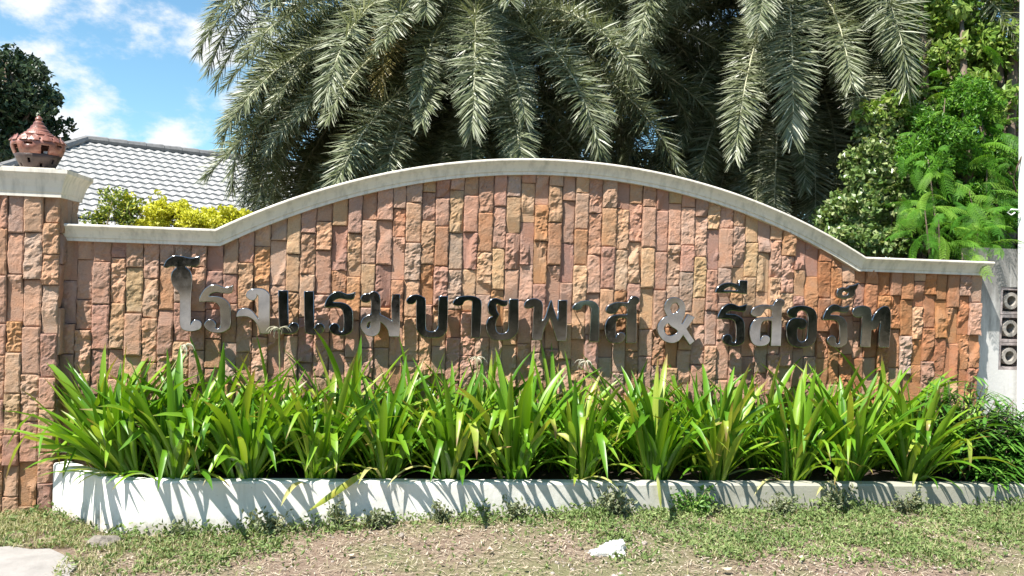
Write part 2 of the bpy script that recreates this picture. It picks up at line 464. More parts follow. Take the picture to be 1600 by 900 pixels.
def terracotta():
    M = Mat('fired_terracotta'); co = M.coords(); n = M.noise(16, 6, .65, co)
    c = M.ramp(n, [(.3, (.09, .035, .026)), (.5, (.24, .095, .065)), (.72, (.42, .21, .165))])
    M.base(c, .38, .5); M.bump(M.noise(45, 5), .5, .006); return M.m
MT = terracotta()
MTD = plain('shade_darkened_clay', (.055, .032, .026), .5, 18, .4, .4, .5)  # urn's lower part: dark pattern and its shade painted into the clay colour
def urn():
    p = at(59, 259, .05); cx, cy, cz = p[0], .05, 2.10
    t = thing('terracotta_urn', 'pierced terracotta urn with pointed lid standing on the pillar cap', 'urn', (cx, cy, cz))
    obj('plinth', new_mesh('plinth', *box(cx - .15, cx + .15, cy - .14, cy + .14, cz + .001, cz + .018)), MCAP, t)
    n = 40; z0 = .018; K = .88
    prof = [(.098, 0), (.105, .01), (.12, .035), (.135, .065), (.150, .095), (.163, .125), (.171, .150), (.172, .168), (.164, .188), (.146, .205), (.120, .218), (.105, .222)]
    prof = [(r * K, z * .93) for r, z in prof]; V, Fc = lathe(prof, n, (cx, cy, cz + z0)); keep = []
    for i in range(len(prof) - 1):
        for k in range(n):
            m_ = k % 8
            hole = (i in (4, 5) and m_ in (1, 2)) or (i in (6,) and m_ in (5, 6)) or (i == 2 and m_ == 5) or (i == 1 and m_ in (1,)) or (i == 8 and m_ in (0, 4))
            if not hole: keep.append(Fc[i * n + k])
    bd = [f for f in keep if max(f) >= 5 * n]; lo = [f for f in keep if max(f) < 5 * n]
    def solid(f, name, mat, th=.012):
        used = sorted({i for q in f for i in q}); mp = {u: i for i, u in enumerate(used)}
        me = new_mesh(name, [V[u] for u in used], [tuple(mp[i] for i in q) for q in f], True)
        o = obj(name, me, mat, t); md = o.modifiers.new('thick', 'SOLIDIFY'); md.thickness = th; md.offset = -1; return o
    solid(bd, 'bowl', MT); solid(lo, 'bowl_base', MTD)
    inner = [(.02, .0), (.08, .004), (.088, .006), (.02, .008)]
    v, f = lathe(inner, n, (cx, cy, cz + z0)); obj('floor', new_mesh('floor', v, f), MTD, t)
    lid = [(.100, .219), (.108, .222), (.110, .230), (.096, .237), (.090, .246), (.074, .252), (.070, .264), (.056, .274), (.050, .290), (.036, .302), (.032, .318), (.020, .330), (.024, .342), (.015, .356), (.002, .366)]
    lid = [(r * K, z * .93) for r, z in lid]; v, f = lathe(lid, n, (cx, cy, cz + z0)); o = obj('lid', new_mesh('lid', v, f, False), MT, t)
    lotus = []
    for k in range(14):                                  # raised petals round the shoulder
        a = 2 * math.pi * k / 14; r = .158 * K
        c = Vector((cx + r * math.cos(a), cy + r * math.sin(a), cz + z0 + .182)); e = Vector((-math.sin(a), math.cos(a), 0)); o_ = Vector((math.cos(a), math.sin(a), .6)).normalized()
        u = o_.cross(e)
        pts = [c - e * .026 - u * .016, c - u * .022 + o_ * .006, c + e * .026 - u * .016, c + e * .018 + u * .012, c + u * .03, c - e * .018 + u * .012]
        vv = pts + [q + o_ * .005 for q in pts]
        lotus.append((vv, [(6, 7, 8, 9, 10, 11)] + [(i, (i + 1) % 6, 6 + (i + 1) % 6, 6 + i) for i in range(6)]))
    obj('petal_band', new_mesh('petal_band', *join(lotus)), MT, t)
urn()

# ------------------------------------------------------------------ planter
def planter():
    t = thing('planter', 'low white painted planter wall with stained front at foot of sandstone wall', 'planter', (1.4, -.6, 0))
    outer = [(-1.90, -.135)]
    a, b, c = Vector((-1.90, -.135)), Vector((-1.40, -.60)), Vector((5.4, -.775))
    d1 = (a - b).normalized(); d2 = (c - b).normalized(); p0 = b + d1 * .14; p2 = b + d2 * .14
    for i in range(9):
        s = i / 8; q = p0.lerp(b, s).lerp(b.lerp(p2, s), s); outer.append((q.x, q.y))
    for x in np.arange(-1.0, 5.4, .2): outer.append((x, b.y + (c.y - b.y) * (x - b.x) / (c.x - b.x)))
    V, Fc = [], []; n = len(outer)
    for i, (x, y) in enumerate(outer):
        p = Vector((x, y)); q0 = Vector(outer[max(0, i - 1)]); q1 = Vector(outer[min(n - 1, i + 1)]); d = (q1 - q0).normalized(); nn = Vector((-d.y, d.x))
        zt = .312 - .062 * max(0, min(1, (x + 1.4) / 5.6)) + .003 * mnoise.noise((x * 3, 0, 0)); w = .0035 * mnoise.noise((x * 2, 5, 0))
        pts = [(p.x, p.y + w, -.08), (p.x, p.y + w, .12), (p.x, p.y + w, zt - .012), (*(p + nn * .010), zt), (*(p + nn * .085), zt), (*(p + nn * .095), zt - .01), (*(p + nn * .095), -.08)]
        V += pts
    k = 7
    for i in range(n - 1):
        for j in range(k): Fc.append((i * k + j, (i + 1) * k + j, (i + 1) * k + (j + 1) % k, i * k + (j + 1) % k))
    Fc += [tuple(range(k)), tuple((n - 1) * k + j for j in range(k))[::-1]]
    me = new_mesh('planter_wall', V, Fc); obj('planter_wall', me, MPLANT, t)
    V = [(-1.86, -.11, .25), (-1.36, -.54, .25), (5.3, -.70, .215), (5.3, .02, .215), (-1.86, .02, .25)]
    tag(obj('soil', new_mesh('soil', V, [(0, 1, 2, 3, 4)]), MSOIL), kind='structure')
planter()

# ------------------------------------------------------------------ steel letters
def spl(pts):
    """closed outline with rounded points; a third value 1 marks a sharp corner"""
    n = len(pts); outp = []
    P = [Vector((p[0], p[1])) for p in pts]; C = [len(p) > 2 for p in pts]
    for i in range(n):
        p1, p2 = P[i], P[(i + 1) % n]
        if C[i] and C[(i + 1) % n]: outp.append(p1); continue
        p0 = P[i - 1] if not C[i] else p1 * 2 - p2; p3 = P[(i + 2) % n] if not C[(i + 1) % n] else p2 * 2 - p1
        if C[i]: p0 = p1
        if C[(i + 1) % n]: p3 = p2
        for k in range(4):
            t = k / 4
            outp.append(.5 * ((2 * p1) + (p2 - p0) * t + (2 * p0 - 5 * p1 + 4 * p2 - p3) * t * t + (3 * p1 - p0 - 3 * p2 + p3) * t ** 3))
    return outp
def T(pts, s, ox, oy): return [(p[0] / s + ox, p[1] / s + oy, *p[2:]) for p in pts]
RO = [(160, 375, 1), (170, 310), (230, 210), (320, 150), (400, 150), (500, 185), (608, 155, 1), (600, 225), (570, 262), (480, 262), (400, 248), (330, 260), (290, 300), (400, 305), (490, 335), (555, 400), (572, 480), (572, 690), (530, 750), (450, 785), (360, 785), (280, 760), (230, 700), (245, 640), (300, 610), (350, 625), (378, 670), (375, 720), (410, 735), (440, 690), (440, 520), (420, 420), (360, 380), (280, 375)]
def fit(pts, b0, b1):
    return [((p[0] - b0[0]) / (b0[2] - b0[0]) * (b1[2] - b1[0]) + b1[0], (p[1] - b0[1]) / (b0[3] - b0[1]) * (b1[3] - b1[1]) + b1[1], *p[2:]) for p in pts]
RB = (160, 150, 608, 786)
SO = [(632, 330), (660, 265), (740, 225), (830, 208), (950, 215), (985, 165), (1040, 122), (1100, 135), (1130, 175), (1110, 230), (1085, 270), (1085, 600), (1080, 815, 1), (930, 815, 1), (940, 450, 1), (880, 440), (815, 455), (780, 530), (772, 735, 1), (800, 685), (850, 657), (905, 680), (917, 730), (890, 785), (820, 815), (720, 813), (650, 760), (620, 660), (625, 540), (660, 460), (720, 412), (800, 395), (942, 392, 1), (942, 300), (900, 268), (845, 278), (810, 330), (770, 372), (690, 380), (645, 362)]
EE = [(750, 140, 1), (900, 140, 1), (905, 725, 1), (930, 670), (990, 640), (1050, 660), (1068, 720), (1040, 780), (960, 815), (860, 815), (790, 790), (760, 720)]
A = lambda p: T(p, 6, 240, 385)
B = lambda p: T(p, 10, 360, 440)
Cc = lambda p: T(p, 9.373, 490, 440)
D = lambda p: T(p, 10, 630, 450)
E_ = lambda p: T(p, 9.471, 750, 450)
Ff = lambda p: T(p, 9.477, 880, 450)
G = lambda p: T(p, 7.5, 1015, 435)
H = lambda p: T(p, 6.4, 1160, 435)
LET = [  # outlines, label, forward/backward tilt and turn (degrees)
 ([A([(95, 190, 1), (125, 130), (190, 88), (260, 90), (350, 108), (432, 92, 1), (432, 150), (400, 185), (330, 182), (300, 190), (345, 235), (360, 330), (350, 440), (345, 560), (345, 730, 1), (375, 692), (425, 695), (447, 735), (430, 775), (380, 793), (320, 795), (265, 775), (242, 715), (245, 600), (246, 470), (230, 420), (185, 370), (165, 300), (178, 235), (215, 195), (170, 185), (125, 200)])],
  'tall steel Thai letter o (โ), leftmost and tallest of the sign', -2.5, 3),
 ([fit(RO, RB, (311.3, 445, 364.5, 519.7))], 'S shaped steel Thai letter ร just right of the tall leftmost letter', -.6, -2),
 ([B([(90, 552, 1), (110, 475), (180, 418), (270, 415), (350, 470), (440, 595, 1), (440, 215, 1), (412, 195, 1), (410, 245), (365, 285), (300, 278), (248, 222), (270, 160), (330, 118), (430, 104), (530, 118), (600, 180), (615, 260), (612, 640), (602, 815, 1), (450, 815, 1), (425, 700), (370, 610), (290, 555), (200, 540)])],
  'pale shining steel Thai letter ง with a wing at its left', -6.0, 1),
 ([B(EE)], 'left half of the steel double stroke Thai letter แ', .6, 0),
 ([B([(x + 402, y + 12, *r) for x, y, *r in EE])], 'right half of the steel double stroke Thai letter แ', .4, 0),
 ([Cc(RO)], 'S shaped steel Thai letter ร just right of the double stroke letter', 1.0, 1),
 ([Cc([(690, 250), (715, 200), (770, 175), (815, 170), (880, 140), (945, 170), (978, 250), (975, 480, 1), (1060, 520), (1150, 575, 1), (1140, 330), (1160, 200), (1150, 185, 1), (1265, 185, 1), (1262, 500), (1258, 805, 1), (1105, 805, 1), (1090, 720), (1040, 640), (975, 590, 1), (970, 720), (920, 785), (850, 802), (770, 780), (705, 710), (692, 620), (730, 530), (840, 475, 1), (845, 300), (835, 265, 1), (815, 295), (765, 308), (710, 290)]),
   Cc([(780, 660), (800, 605), (830, 590), (828, 650), (805, 685)])], 'greyish steel Thai letter ม with a closed loop at lower left', -1.0, -2),
 ([D([(50, 200), (80, 150), (150, 110), (230, 105), (310, 140), (348, 200), (350, 600), (380, 665), (440, 683), (500, 665), (540, 610), (545, 500), (560, 130, 1), (697, 130, 1), (690, 600), (660, 700), (590, 765), (520, 777), (380, 777), (290, 745), (215, 660), (205, 560), (205, 200, 1), (170, 240), (120, 255), (70, 245)])],
  'dark steel Thai letter บ shaped like a wide U', 1.2, 1),
 ([D([(780, 245), (800, 190), (870, 140), (980, 122), (1100, 128), (1190, 170), (1222, 240), (1215, 500), (1200, 780, 1), (1062, 780, 1), (1070, 400), (1080, 230), (1050, 195), (990, 195), (950, 220), (930, 260), (880, 278), (810, 272)])],
  'dark hooked steel Thai vowel า right of the wide U shaped letter', 1.2, -1),
 ([E_([(118, 250), (150, 180), (220, 150), (290, 168), (350, 188), (408, 185, 1), (405, 240), (370, 268), (310, 262), (250, 235), (240, 290), (255, 350), (280, 400), (245, 470), (230, 560), (245, 640), (290, 672), (350, 672), (400, 640), (420, 560), (432, 165, 1), (570, 165, 1), (568, 600), (530, 690), (450, 755), (390, 770), (210, 770), (130, 710), (95, 620), (95, 520), (125, 450), (180, 420, 1), (130, 370), (115, 310)])],
  'steel Thai letter ย with a notch in its left side', .9, 2),
 ([E_([(655, 260), (680, 200), (740, 165), (820, 155), (900, 190), (930, 270), (920, 480, 1), (965, 430), (1030, 220), (1060, 185), (1085, 290), (1150, 470, 1), (1157, 180, 1), (1287, 180, 1), (1282, 500), (1275, 783, 1), (1140, 785, 1), (1090, 620), (1040, 450), (1010, 500), (955, 600), (912, 770, 1), (775, 770, 1), (790, 480), (800, 280, 1), (775, 290), (720, 300), (670, 295)])],
  'steel Thai letter พ with a pointed peak between two stems', -.2, -3),
 ([Ff([(135, 290), (180, 235), (270, 195), (380, 185), (470, 210), (525, 280), (530, 400), (528, 795, 1), (385, 795, 1), (405, 500), (412, 330), (390, 270), (340, 250), (290, 265), (260, 310), (200, 328), (150, 320)])],
  'dark hooked steel Thai vowel า right of the peaked letter', 1.3, 1),
 ([Ff(SO)], 'steel Thai letter ส just left of the ampersand, with a round tail on top', .6, 0),
 ([G([(168, 350), (185, 275), (240, 228), (310, 222), (380, 262), (415, 340), (408, 430), (375, 520), (385, 530, 1), (445, 420, 1), (525, 455, 1), (432, 590, 1), (530, 735, 1), (475, 780, 1), (395, 665, 1), (340, 735), (260, 758), (170, 730), (110, 660), (92, 590), (110, 520), (160, 465), (205, 440, 1), (180, 400)]),
   G([(245, 330), (270, 295), (310, 285), (335, 310), (345, 350), (320, 390), (285, 410), (270, 420), (240, 370)]), G([(170, 585), (190, 545), (215, 525), (250, 560), (300, 590), (330, 625), (290, 660), (230, 672), (185, 640)])],
  'steel ampersand sign & standing alone between the two words', -2.6, 0),
 ([fit(RO, RB, (1121, 475, 1167, 540.5))], 'S shaped steel Thai letter ร under the arched vowel mark', 1.2, 2),
 ([G([(768, 165, 1), (790, 110), (850, 65), (930, 50), (1000, 60), (1050, 80, 1), (1050, 25, 1), (1145, 25, 1), (1140, 185, 1), (1050, 175, 1), (960, 165), (870, 168)]), G([(870, 138), (930, 98), (990, 105), (1030, 142), (960, 140)])],
  'arched steel vowel mark ี with a short upright, above a letter', .6, 0),
 ([fit(SO, (620, 208, 1085, 815), (1172.3, 476, 1220.6, 540.5))], 'half pale steel Thai letter ส just left of the spiral shaped letter', -2.0, -2),
 ([H([(445, 350), (470, 305), (550, 275), (640, 278), (715, 310), (745, 380), (742, 560), (720, 640), (660, 680), (570, 690), (490, 670), (445, 610), (438, 510), (455, 440), (510, 398), (600, 400), (640, 430), (632, 490), (590, 510), (550, 500), (548, 600), (585, 635), (635, 610), (650, 550), (655, 390), (630, 335), (590, 318), (550, 345), (540, 385), (480, 388)])],
  'spiral shaped steel Thai letter อ', 1.0, 1),
 ([fit(RO, RB, (1285.8, 476.4, 1327, 542.8))], 'S shaped steel Thai letter ร under the small tone mark, left of the last letter', 1.0, 1),
 ([H([(940, 150), (955, 110), (1000, 90), (1040, 95), (1070, 72), (1110, 68), (1165, 45, 1), (1150, 90), (1130, 120), (1120, 170), (1060, 200), (990, 200), (950, 185)]), H([(990, 155), (1015, 130), (1055, 140), (1045, 165), (1010, 172)])],
  'small steel tone mark ์ above the second last letter', -.5, 2),
 ([H([(1098, 345), (1115, 300), (1180, 275), (1245, 280), (1285, 320), (1292, 420, 1), (1330, 345), (1390, 290), (1440, 278), (1478, 315), (1485, 420), (1465, 690, 1), (1360, 690, 1), (1368, 540), (1380, 430), (1345, 495), (1285, 520, 1), (1275, 688, 1), (1172, 685, 1), (1190, 500), (1192, 385, 1), (1160, 390), (1115, 380)])],
  'rightmost steel Thai letter ท of the sign', 1.0, 1)]
def letters():
    YF = -.105
    for outl, label, tilt, turn in LET:
        loops = [[at(p[0], p[1], YF) for p in spl(o)] for o in outl]
        cx = float(np.mean([q[0] for q in loops[0]])); cz = float(np.mean([q[2] for q in loops[0]]))
        cu = bpy.data.curves.new('letter_outline', 'CURVE'); cu.dimensions = '2D'; cu.fill_mode = 'BOTH'; cu.extrude = .012; cu.bevel_depth = .004; cu.bevel_resolution = 1; cu.offset = -.0022
        for lp in loops:
            s = cu.splines.new('POLY'); s.points.add(len(lp) - 1); s.use_cyclic_u = True
            for i, q in enumerate(lp): s.points[i].co = (q[0] - cx, q[2] - cz, 0, 1)
        tmp = bpy.data.objects.new('tmp_outline', cu); COL.objects.link(tmp)
        bpy.context.view_layer.update()
        me = bpy.data.meshes.new_from_object(tmp.evaluated_get(bpy.context.evaluated_depsgraph_get()))
        bpy.data.objects.remove(tmp); me.name = 'letter_face'; me.materials.clear()
        t = thing('metal_letter', label, 'letter', (cx, YF + .012, cz), 'steel letters of the wall sign')
        o = obj('letter_face', me, MST, t, loc=(0, 0, 0)); o.rotation_euler = (math.radians(90 - tilt), 0, math.radians(turn))
        zs = [q[2] for q in loops[0]]; xs = [q[0] for q in loops[0]]; pins = []
        hole = [q for q in loops[0]]
        for f in (.22, .8):
            zc = min(zs) + (max(zs) - min(zs)) * f
            # a pin in the middle of the widest stretch of metal at this height
            cr = []
            for lp in loops:
                for i in range(len(lp)):
                    a, b = lp[i], lp[(i + 1) % len(lp)]
                    if (a[2] - zc) * (b[2] - zc) < 0: cr.append(a[0] + (b[0] - a[0]) * (zc - a[2]) / (b[2] - a[2]))
            cr.sort()
            if len(cr) >= 2:
                g = max(range(0, len(cr) - 1, 2), key=lambda i: cr[i + 1] - cr[i]); xc = (cr[g] + cr[g + 1]) / 2
                p = obj('mounting_pin', new_mesh('mounting_pin', *tube([(xc, YF + .02, zc), (xc, -.002, zc)], .004, 6)), MRUST, t)
letters()

# ------------------------------------------------------------------ strap-leaved clumps in the planter
def strap_mat():
    M = Mat('strap_leaf'); r = M.rand(); co = M.coords()
    sep = M.n('ShaderNodeSeparateXYZ'); M.l(co, sep.inputs[0])
    base = M.ramp(r, [(0, (.06, .17, .010)), (.4, (.13, .29, .016)), (.8, (.23, .38, .03)), (1, (.36, .42, .07))])
    mp = M.n('ShaderNodeMapping'); mp.inputs['Scale'].default_value = (260, 8, 8); M.l(co, mp.inputs[0])
    veins = M.noise(1.0, 2, .5, mp.outputs[0])
    c = M.mix(M.maprange(veins, .35, .65, 0, .30), base, M.mix(1.0, base, (.65, .75, .6), 'MULTIPLY'))
    c = M.mix(M.maprange(M.noise(9, 3, .5, co), .68, .80, 0, .5), c, (.34, .33, .10))
    tip = M.n('ShaderNodeMath', operation='ADD'); M.l(M.attr('t'), tip.inputs[0]); M.l(M.maprange(r, 0, 1, -.13, .10), tip.inputs[1])
    ti2 = M.n('ShaderNodeMath', operation='ADD'); M.l(tip.outputs[0], ti2.inputs[0]); M.l(M.maprange(M.noise(40, 3, .6, co), 0, 1, -.10, .10), ti2.inputs[1])
    c = M.mix(M.maprange(ti2.outputs[0], .93, 1.03), c, (.26, .17, .07))
    return M.leaf(c, .38, .45, .30, (1.5, 1.35, .5))
MLEAF = strap_mat()
MPALE = foliage('old_strap_leaf', (.42, .46, .14), (.55, .50, .22), attr=False, rough=.5, trans=.35)
MFLOW = foliage('dry_spider_flower', (.62, .58, .42), (.72, .68, .55), attr=False, rough=.7, trans=.3, tint=(1, 1, 1))
MSTALK = plain('flower_stalk', (.28, .27, .11), .7, 30, .3, 0)

def strap_mesh(Ln, Wd, th0, bend, pw, kink=None, twist=0.0, fold=.28):
    n = 11; V = []; Fc = []; x = y = z = 0.0; p = Vector((0, 0, 0)); wprof = [(0, .55), (.12, .5), (.3, .78), (.5, 1.0), (.68, .98), (.82, .74), (.92, .42), (1.0, .03)]
    for i in range(n):
        t = i / (n - 1)
        th = th0 + bend * t ** pw
        if kink and t > kink[0]: th += kink[1] * min(1, (t - kink[0]) / .10)
        dirv = Vector((0, math.sin(th), math.cos(th))); nor = Vector((0, math.cos(th), -math.sin(th)))
        if i: p = p + dirv * (Ln / (n - 1))
        w = Wd * .5 * np.interp(t, [a for a, _ in wprof], [b for _, b in wprof])
        tw = twist * t; sx = Vector((math.cos(tw), 0, 0)) + nor * math.sin(tw)
        up = -nor * (-1)
        V += [p - sx * w - nor * 0.0, p + nor * (w * fold * 1.6), p + sx * w]
    for i in range(n - 1):
        for k in range(2): Fc.append((i * 3 + k, i * 3 + k + 1, (i + 1) * 3 + k + 1, (i + 1) * 3 + k))
    me = new_mesh('leaf', V, Fc, True); a = me.attributes.new('t', 'FLOAT', 'POINT'); a.data.foreach_set('value', [i // 3 / (n - 1) for i in range(len(V))]); return me
LV = {'up': [], 'mid': [], 'low': [], 'kink': [], 'old': []}
R5 = random.Random(5)
for i in range(12): LV['up'].append(strap_mesh(R5.uniform(.50, .70), R5.uniform(.036, .050), R5.uniform(.04, .24), R5.uniform(.15, .8), 1.8, None, R5.uniform(-.7, .7)))
for i in range(14): LV['mid'].append(strap_mesh(R5.uniform(.50, .70), R5.uniform(.034, .048), R5.uniform(.25, .55), R5.uniform(.4, 1.35), 1.8, None, R5.uniform(-.7, .7)))
for i in range(7): LV['low'].append(strap_mesh(R5.uniform(.36, .54), R5.uniform(.028, .040), R5.uniform(.45, .75), R5.uniform(.7, 1.7), 1.6, None, R5.uniform(-.6, .6)))
for i in range(14): LV['kink'].append(strap_mesh(R5.uniform(.50, .70), R5.uniform(.036, .050), R5.uniform(.12, .40), R5.uniform(.3, .6), 1.8, (R5.uniform(.55, .82), R5.uniform(1.2, 2.2)), R5.uniform(-.4, .4)))
for i in range(4): LV['old'].append(strap_mesh(R5.uniform(.35, .55), R5.uniform(.022, .030), R5.uniform(.7, 1.1), R5.uniform(1.1, 1.8), 1.3, None, R5.uniform(-.8, .8)))
for k, l in LV.items():
    for me in l: me.materials.append(MPALE if k == 'old' else MLEAF)

def spider_flower(root, base, top):
    st = obj('flower_stalk', new_mesh('flower_stalk', *tube([base, (Vector(base) + Vector(top)) / 2 + Vector((.01, -.01, 0)), top], [.006, .005, .004], 5)), MSTALK, root)
    V = []; c = Vector(top); q = []
    for k in range(16):
        a = random.uniform(0, 6.28); e = random.uniform(.2, 1.2); L0 = random.uniform(.05, .10); p = c.copy(); pts = [p.copy()]
        for j in range(5):
            e -= .42; p = p + Vector((math.cos(a) * math.cos(e), math.sin(a) * math.cos(e), math.sin(e))) * (L0 / 5); pts.append(p.copy())
        q.append(tube(pts, [.0016, .002, .002, .0018, .0014, .0008], 4))
    obj('flower', new_mesh('flower', *join(q)), MFLOW, root)

CLUMPS = [  # x in the photo at the planter rim, depth, leaves, height, lean sideways, label
 (205, -.40, 46, 1.02, -.40, 'strap leaved clump sprawling left over the white planter end beside the pillar'),
 (272, -.47, 36, 1.00, .0, 'front clump of broad strap leaves below the tall leftmost letter'),
 (385, -.47, 36, 1.00, .05, 'front clump of strap leaves below the pale winged letter'),
 (500, -.47, 34, 1.04, .0, 'front clump of strap leaves below the letter with double stroke'),
 (600, -.48, 34, 1.03, .0, 'front clump of strap leaves below the looped grey letter'),
 (702, -.49, 34, 1.00, .05, 'front clump of strap leaves between the looped letter and the notched letter'),
 (806, -.50, 38, 1.06, .0, 'full front clump of strap leaves mid planter, yellow leaf drooping at its right'),
 (908, -.51, 32, .98, .0, 'front clump of strap leaves below the peaked letter and hooked letter'),
 (1022, -.52, 36, 1.06, -.03, 'upright front clump of strap leaves below the ampersand'),
 (1118, -.53, 38, 1.04, .05, 'front clump of strap leaves below the arched vowel mark with a reddish leaf at right'),
 (1238, -.54, 34, 1.0, .10, 'front clump of strap leaves below the spiral letter'),
 (1325, -.55, 34, 1.08, .0, 'front clump of strap leaves left of the planter end, below the tone mark'),
 (1425, -.55, 42, .98, .20, 'rightmost front clump of strap leaves, arching right against the dark bush'),
 (165, -.20, 30, 1.10, -.15, 'rear clump of strap leaves against the wall nearest the pillar'),
 (325, -.18, 28, 1.06, .0, 'rear clump of strap leaves behind the second and third front clumps from left'),
 (435, -.16, 28, 1.08, .0, 'rear clump of strap leaves reaching up to the double stroke letter'),
 (545, -.17, 30, 1.16, .0, 'tall rear clump of strap leaves touching the foot of the looped letter'),
 (648, -.16, 28, 1.10, .05, 'rear clump of strap leaves below the wide U shaped letter'),
 (755, -.17, 28, 1.08, .0, 'rear clump of strap leaves below the notched letter'),
 (858, -.16, 28, 1.06, .0, 'rear clump of strap leaves below the peaked letter'),
 (968, -.17, 28, 1.05, .0, 'rear clump of strap leaves just left of the ampersand'),
 (1072, -.16, 26, 1.0, .0, 'rear clump of strap leaves just right of the ampersand'),
 (1180, -.17, 28, 1.06, .0, 'rear clump of strap leaves below the half pale letter'),
 (1285, -.16, 28, 1.05, .0, 'rear clump of strap leaves below the spiral letter and last letters'),
 (1378, -.17, 32, 1.16, .0, 'tall rear clump of strap leaves below the rightmost letter'),
 (1470, -.20, 26, .92, .1, 'rear clump of strap leaves by the right end of the sandstone wall')]
def clumps():
    for ci, (px, Y, nl, hs, lean, label) in enumerate(CLUMPS):
        p = at(px, 745, Y); zb = .245 if p[0] < 2 else .225
        front = Y < -.3
        root = thing('strap_leaf_clump', label, 'plant', (p[0], Y, zb), 'strap leaved plants in the planter')
        R = random.Random(300 + ci); nl = int(nl * 2.3)
        for k in range(nl):
            f = k / nl
            kind = 'up' if f < .28 else ('mid' if f < .62 else ('kink' if f < .86 else 'low'))
            if f > .985: kind = 'old'
            if not front and kind in ('old',): kind = 'mid'
            me = R.choice(LV[kind]); o = bpy.data.objects.new('leaf', me); COL.objects.link(o); o.parent = root
            az = k * 2.39996 + R.uniform(-.7, .7)
            if not front and math.sin(az - math.pi / 2) > .55 and kind != 'up': az += math.pi * .6
            r0 = R.uniform(0, .05)
            o.location = (math.sin(-az) * r0 + R.uniform(-.055, .055), math.cos(az) * r0, R.uniform(-.02, .03))
            s = hs * R.uniform(.80, 1.26)
            o.scale = (s * R.uniform(.72, 1.02), s, s)
            o.rotation_mode = 'QUATERNION'
            q = Matrix.Rotation(lean * R.uniform(.5, 1.3), 3, 'Y') @ Matrix.Rotation(az, 3, 'Z') @ Matrix.Rotation(R.uniform(-.16, .14), 3, 'X')
            o.rotation_quaternion = q.to_quaternion()
        for (fi, fx, fy) in ((13, 290, 540), (15, 436, 514), (18, 745, 560), (20, 915, 566)):
            if fi == ci:
                tp = at(fx, fy, Y - .02); spider_flower(root, (p[0], Y, zb), tuple(tp))
clumps()

def fallen_leaf(name, pts, w, mat, label):
    """a strap leaf hanging over the planter rim, along given points"""
    P = [Vector(tuple(p)) for p in pts]; n = len(P); V = []; Fc = []
    for i, p in enumerate(P):
        t = i / (n - 1); d = (P[min(i + 1, n - 1)] - P[max(0, i - 1)]).normalized(); s = d.cross(Vector((0, -1, .3))).normalized(); nn = s.cross(d)
        ww = w * .5 * np.interp(t, [0, .2, .6, .9, 1], [.5, .9, 1, .5, .05]); V += [p - s * ww, p + nn * ww * .35, p + s * ww]
    for i in range(n - 1):
        for k in range(2): Fc.append((i * 3 + k, i * 3 + k + 1, (i + 1) * 3 + k + 1, (i + 1) * 3 + k))
    tag(obj(name, new_mesh(name, V, Fc, True), mat), label, 'leaf')
MYEL = Mat('yellowing_leaf'); _c = MYEL.mix(MYEL.maprange(MYEL.noise(12, 3), .4, .6), (.42, .40, .07), (.26, .34, .05)); MYEL = MYEL.leaf(_c, .45, .4, .3)
fallen_leaf('drooping_leaf', [at(566, 740, -.655), at(552, 750, -.69), at(530, 765, -.70), at(505, 783, -.71), at(480, 800, -.715)], .040, MYEL, 'yellow green leaf lying slantwise across the planter front')
fallen_leaf('drooping_leaf', [at(1026, 735, -.66), at(1028, 750, -.70), at(1031, 775, -.71), at(1034, 806, -.715)], .022, MPALE, 'narrow pale yellow leaf hanging straight down the planter front')
fallen_leaf('drooping_leaf', [at(868, 676, -.62), at(882, 680, -.66), at(895, 690, -.70), at(903, 712, -.72)], .035, MYEL, 'arched yellow leaf bent down at the middle of the planter')

# ------------------------------------------------------------------ leaf clouds for shrubs and trees
def leaf_cloud(C, size, up=.5, aspect=.55, fold=.15, toward=(0, -1, .6), jitter=.8, sd=0):
    """one folded leaf (two quads) at each centre; returns polygons (2k,4,3) and a random value for each"""
    g = np.random.default_rng(sd); k = len(C); C = np.asarray(C)
    nrm = np.asarray(toward) * up + g.normal(size=(k, 3)) * jitter; nrm /= np.linalg.norm(nrm, axis=1, keepdims=True)
    a = g.normal(size=(k, 3)) + np.array([0, 0, -.5]); a -= nrm * np.sum(a * nrm, 1, keepdims=True); a /= np.linalg.norm(a, axis=1, keepdims=True)
    b = np.cross(nrm, a); s = (size * g.uniform(.6, 1.3, k))[:, None]
    base = C - a * s * .5; tip = C + a * s * .5 - nrm * s * .12; l = C + b * s * aspect * .5 - nrm * s * fold; r = C - b * s * aspect * .5 - nrm * s * fold
    l2 = l + a * s * .02; mid = C + nrm * 0
    V = np.stack([np.stack([base, r, tip, mid], 1), np.stack([base, mid, tip, l], 1)], 1).reshape(-1, 4, 3)
    return V, np.repeat(g.uniform(0, 1, k), 2)

def blob_points(blobs, n, sd=0, shell=.55, lump=.30):
    """points in the outer layers of ellipsoids with a lumpy outline; blobs: (centre, radii)"""
    g = np.random.default_rng(sd); vol = np.array([b[1][0] * b[1][1] * b[1][2] for b in blobs]) ** .67; cnt = (n * vol / vol.sum()).astype(int); out = []
    for (c, r), k in zip(blobs, cnt):
        d = g.normal(size=(k, 3)); d /= np.linalg.norm(d, axis=1, keepdims=True)
        ph = g.uniform(0, 6.28, (5, 3)); fq = g.uniform(2, 6, (5, 3)); l = sum(np.sin(d @ fq[i] * 1.6 + ph[i, 0]) for i in range(5)) / 5
        rad = (shell + (1 - shell) * g.uniform(0, 1, k) ** .6) * (1 + lump * l)
        out.append(np.asarray(c) + d * np.asarray(r) * rad[:, None])
    return np.concatenate(out)

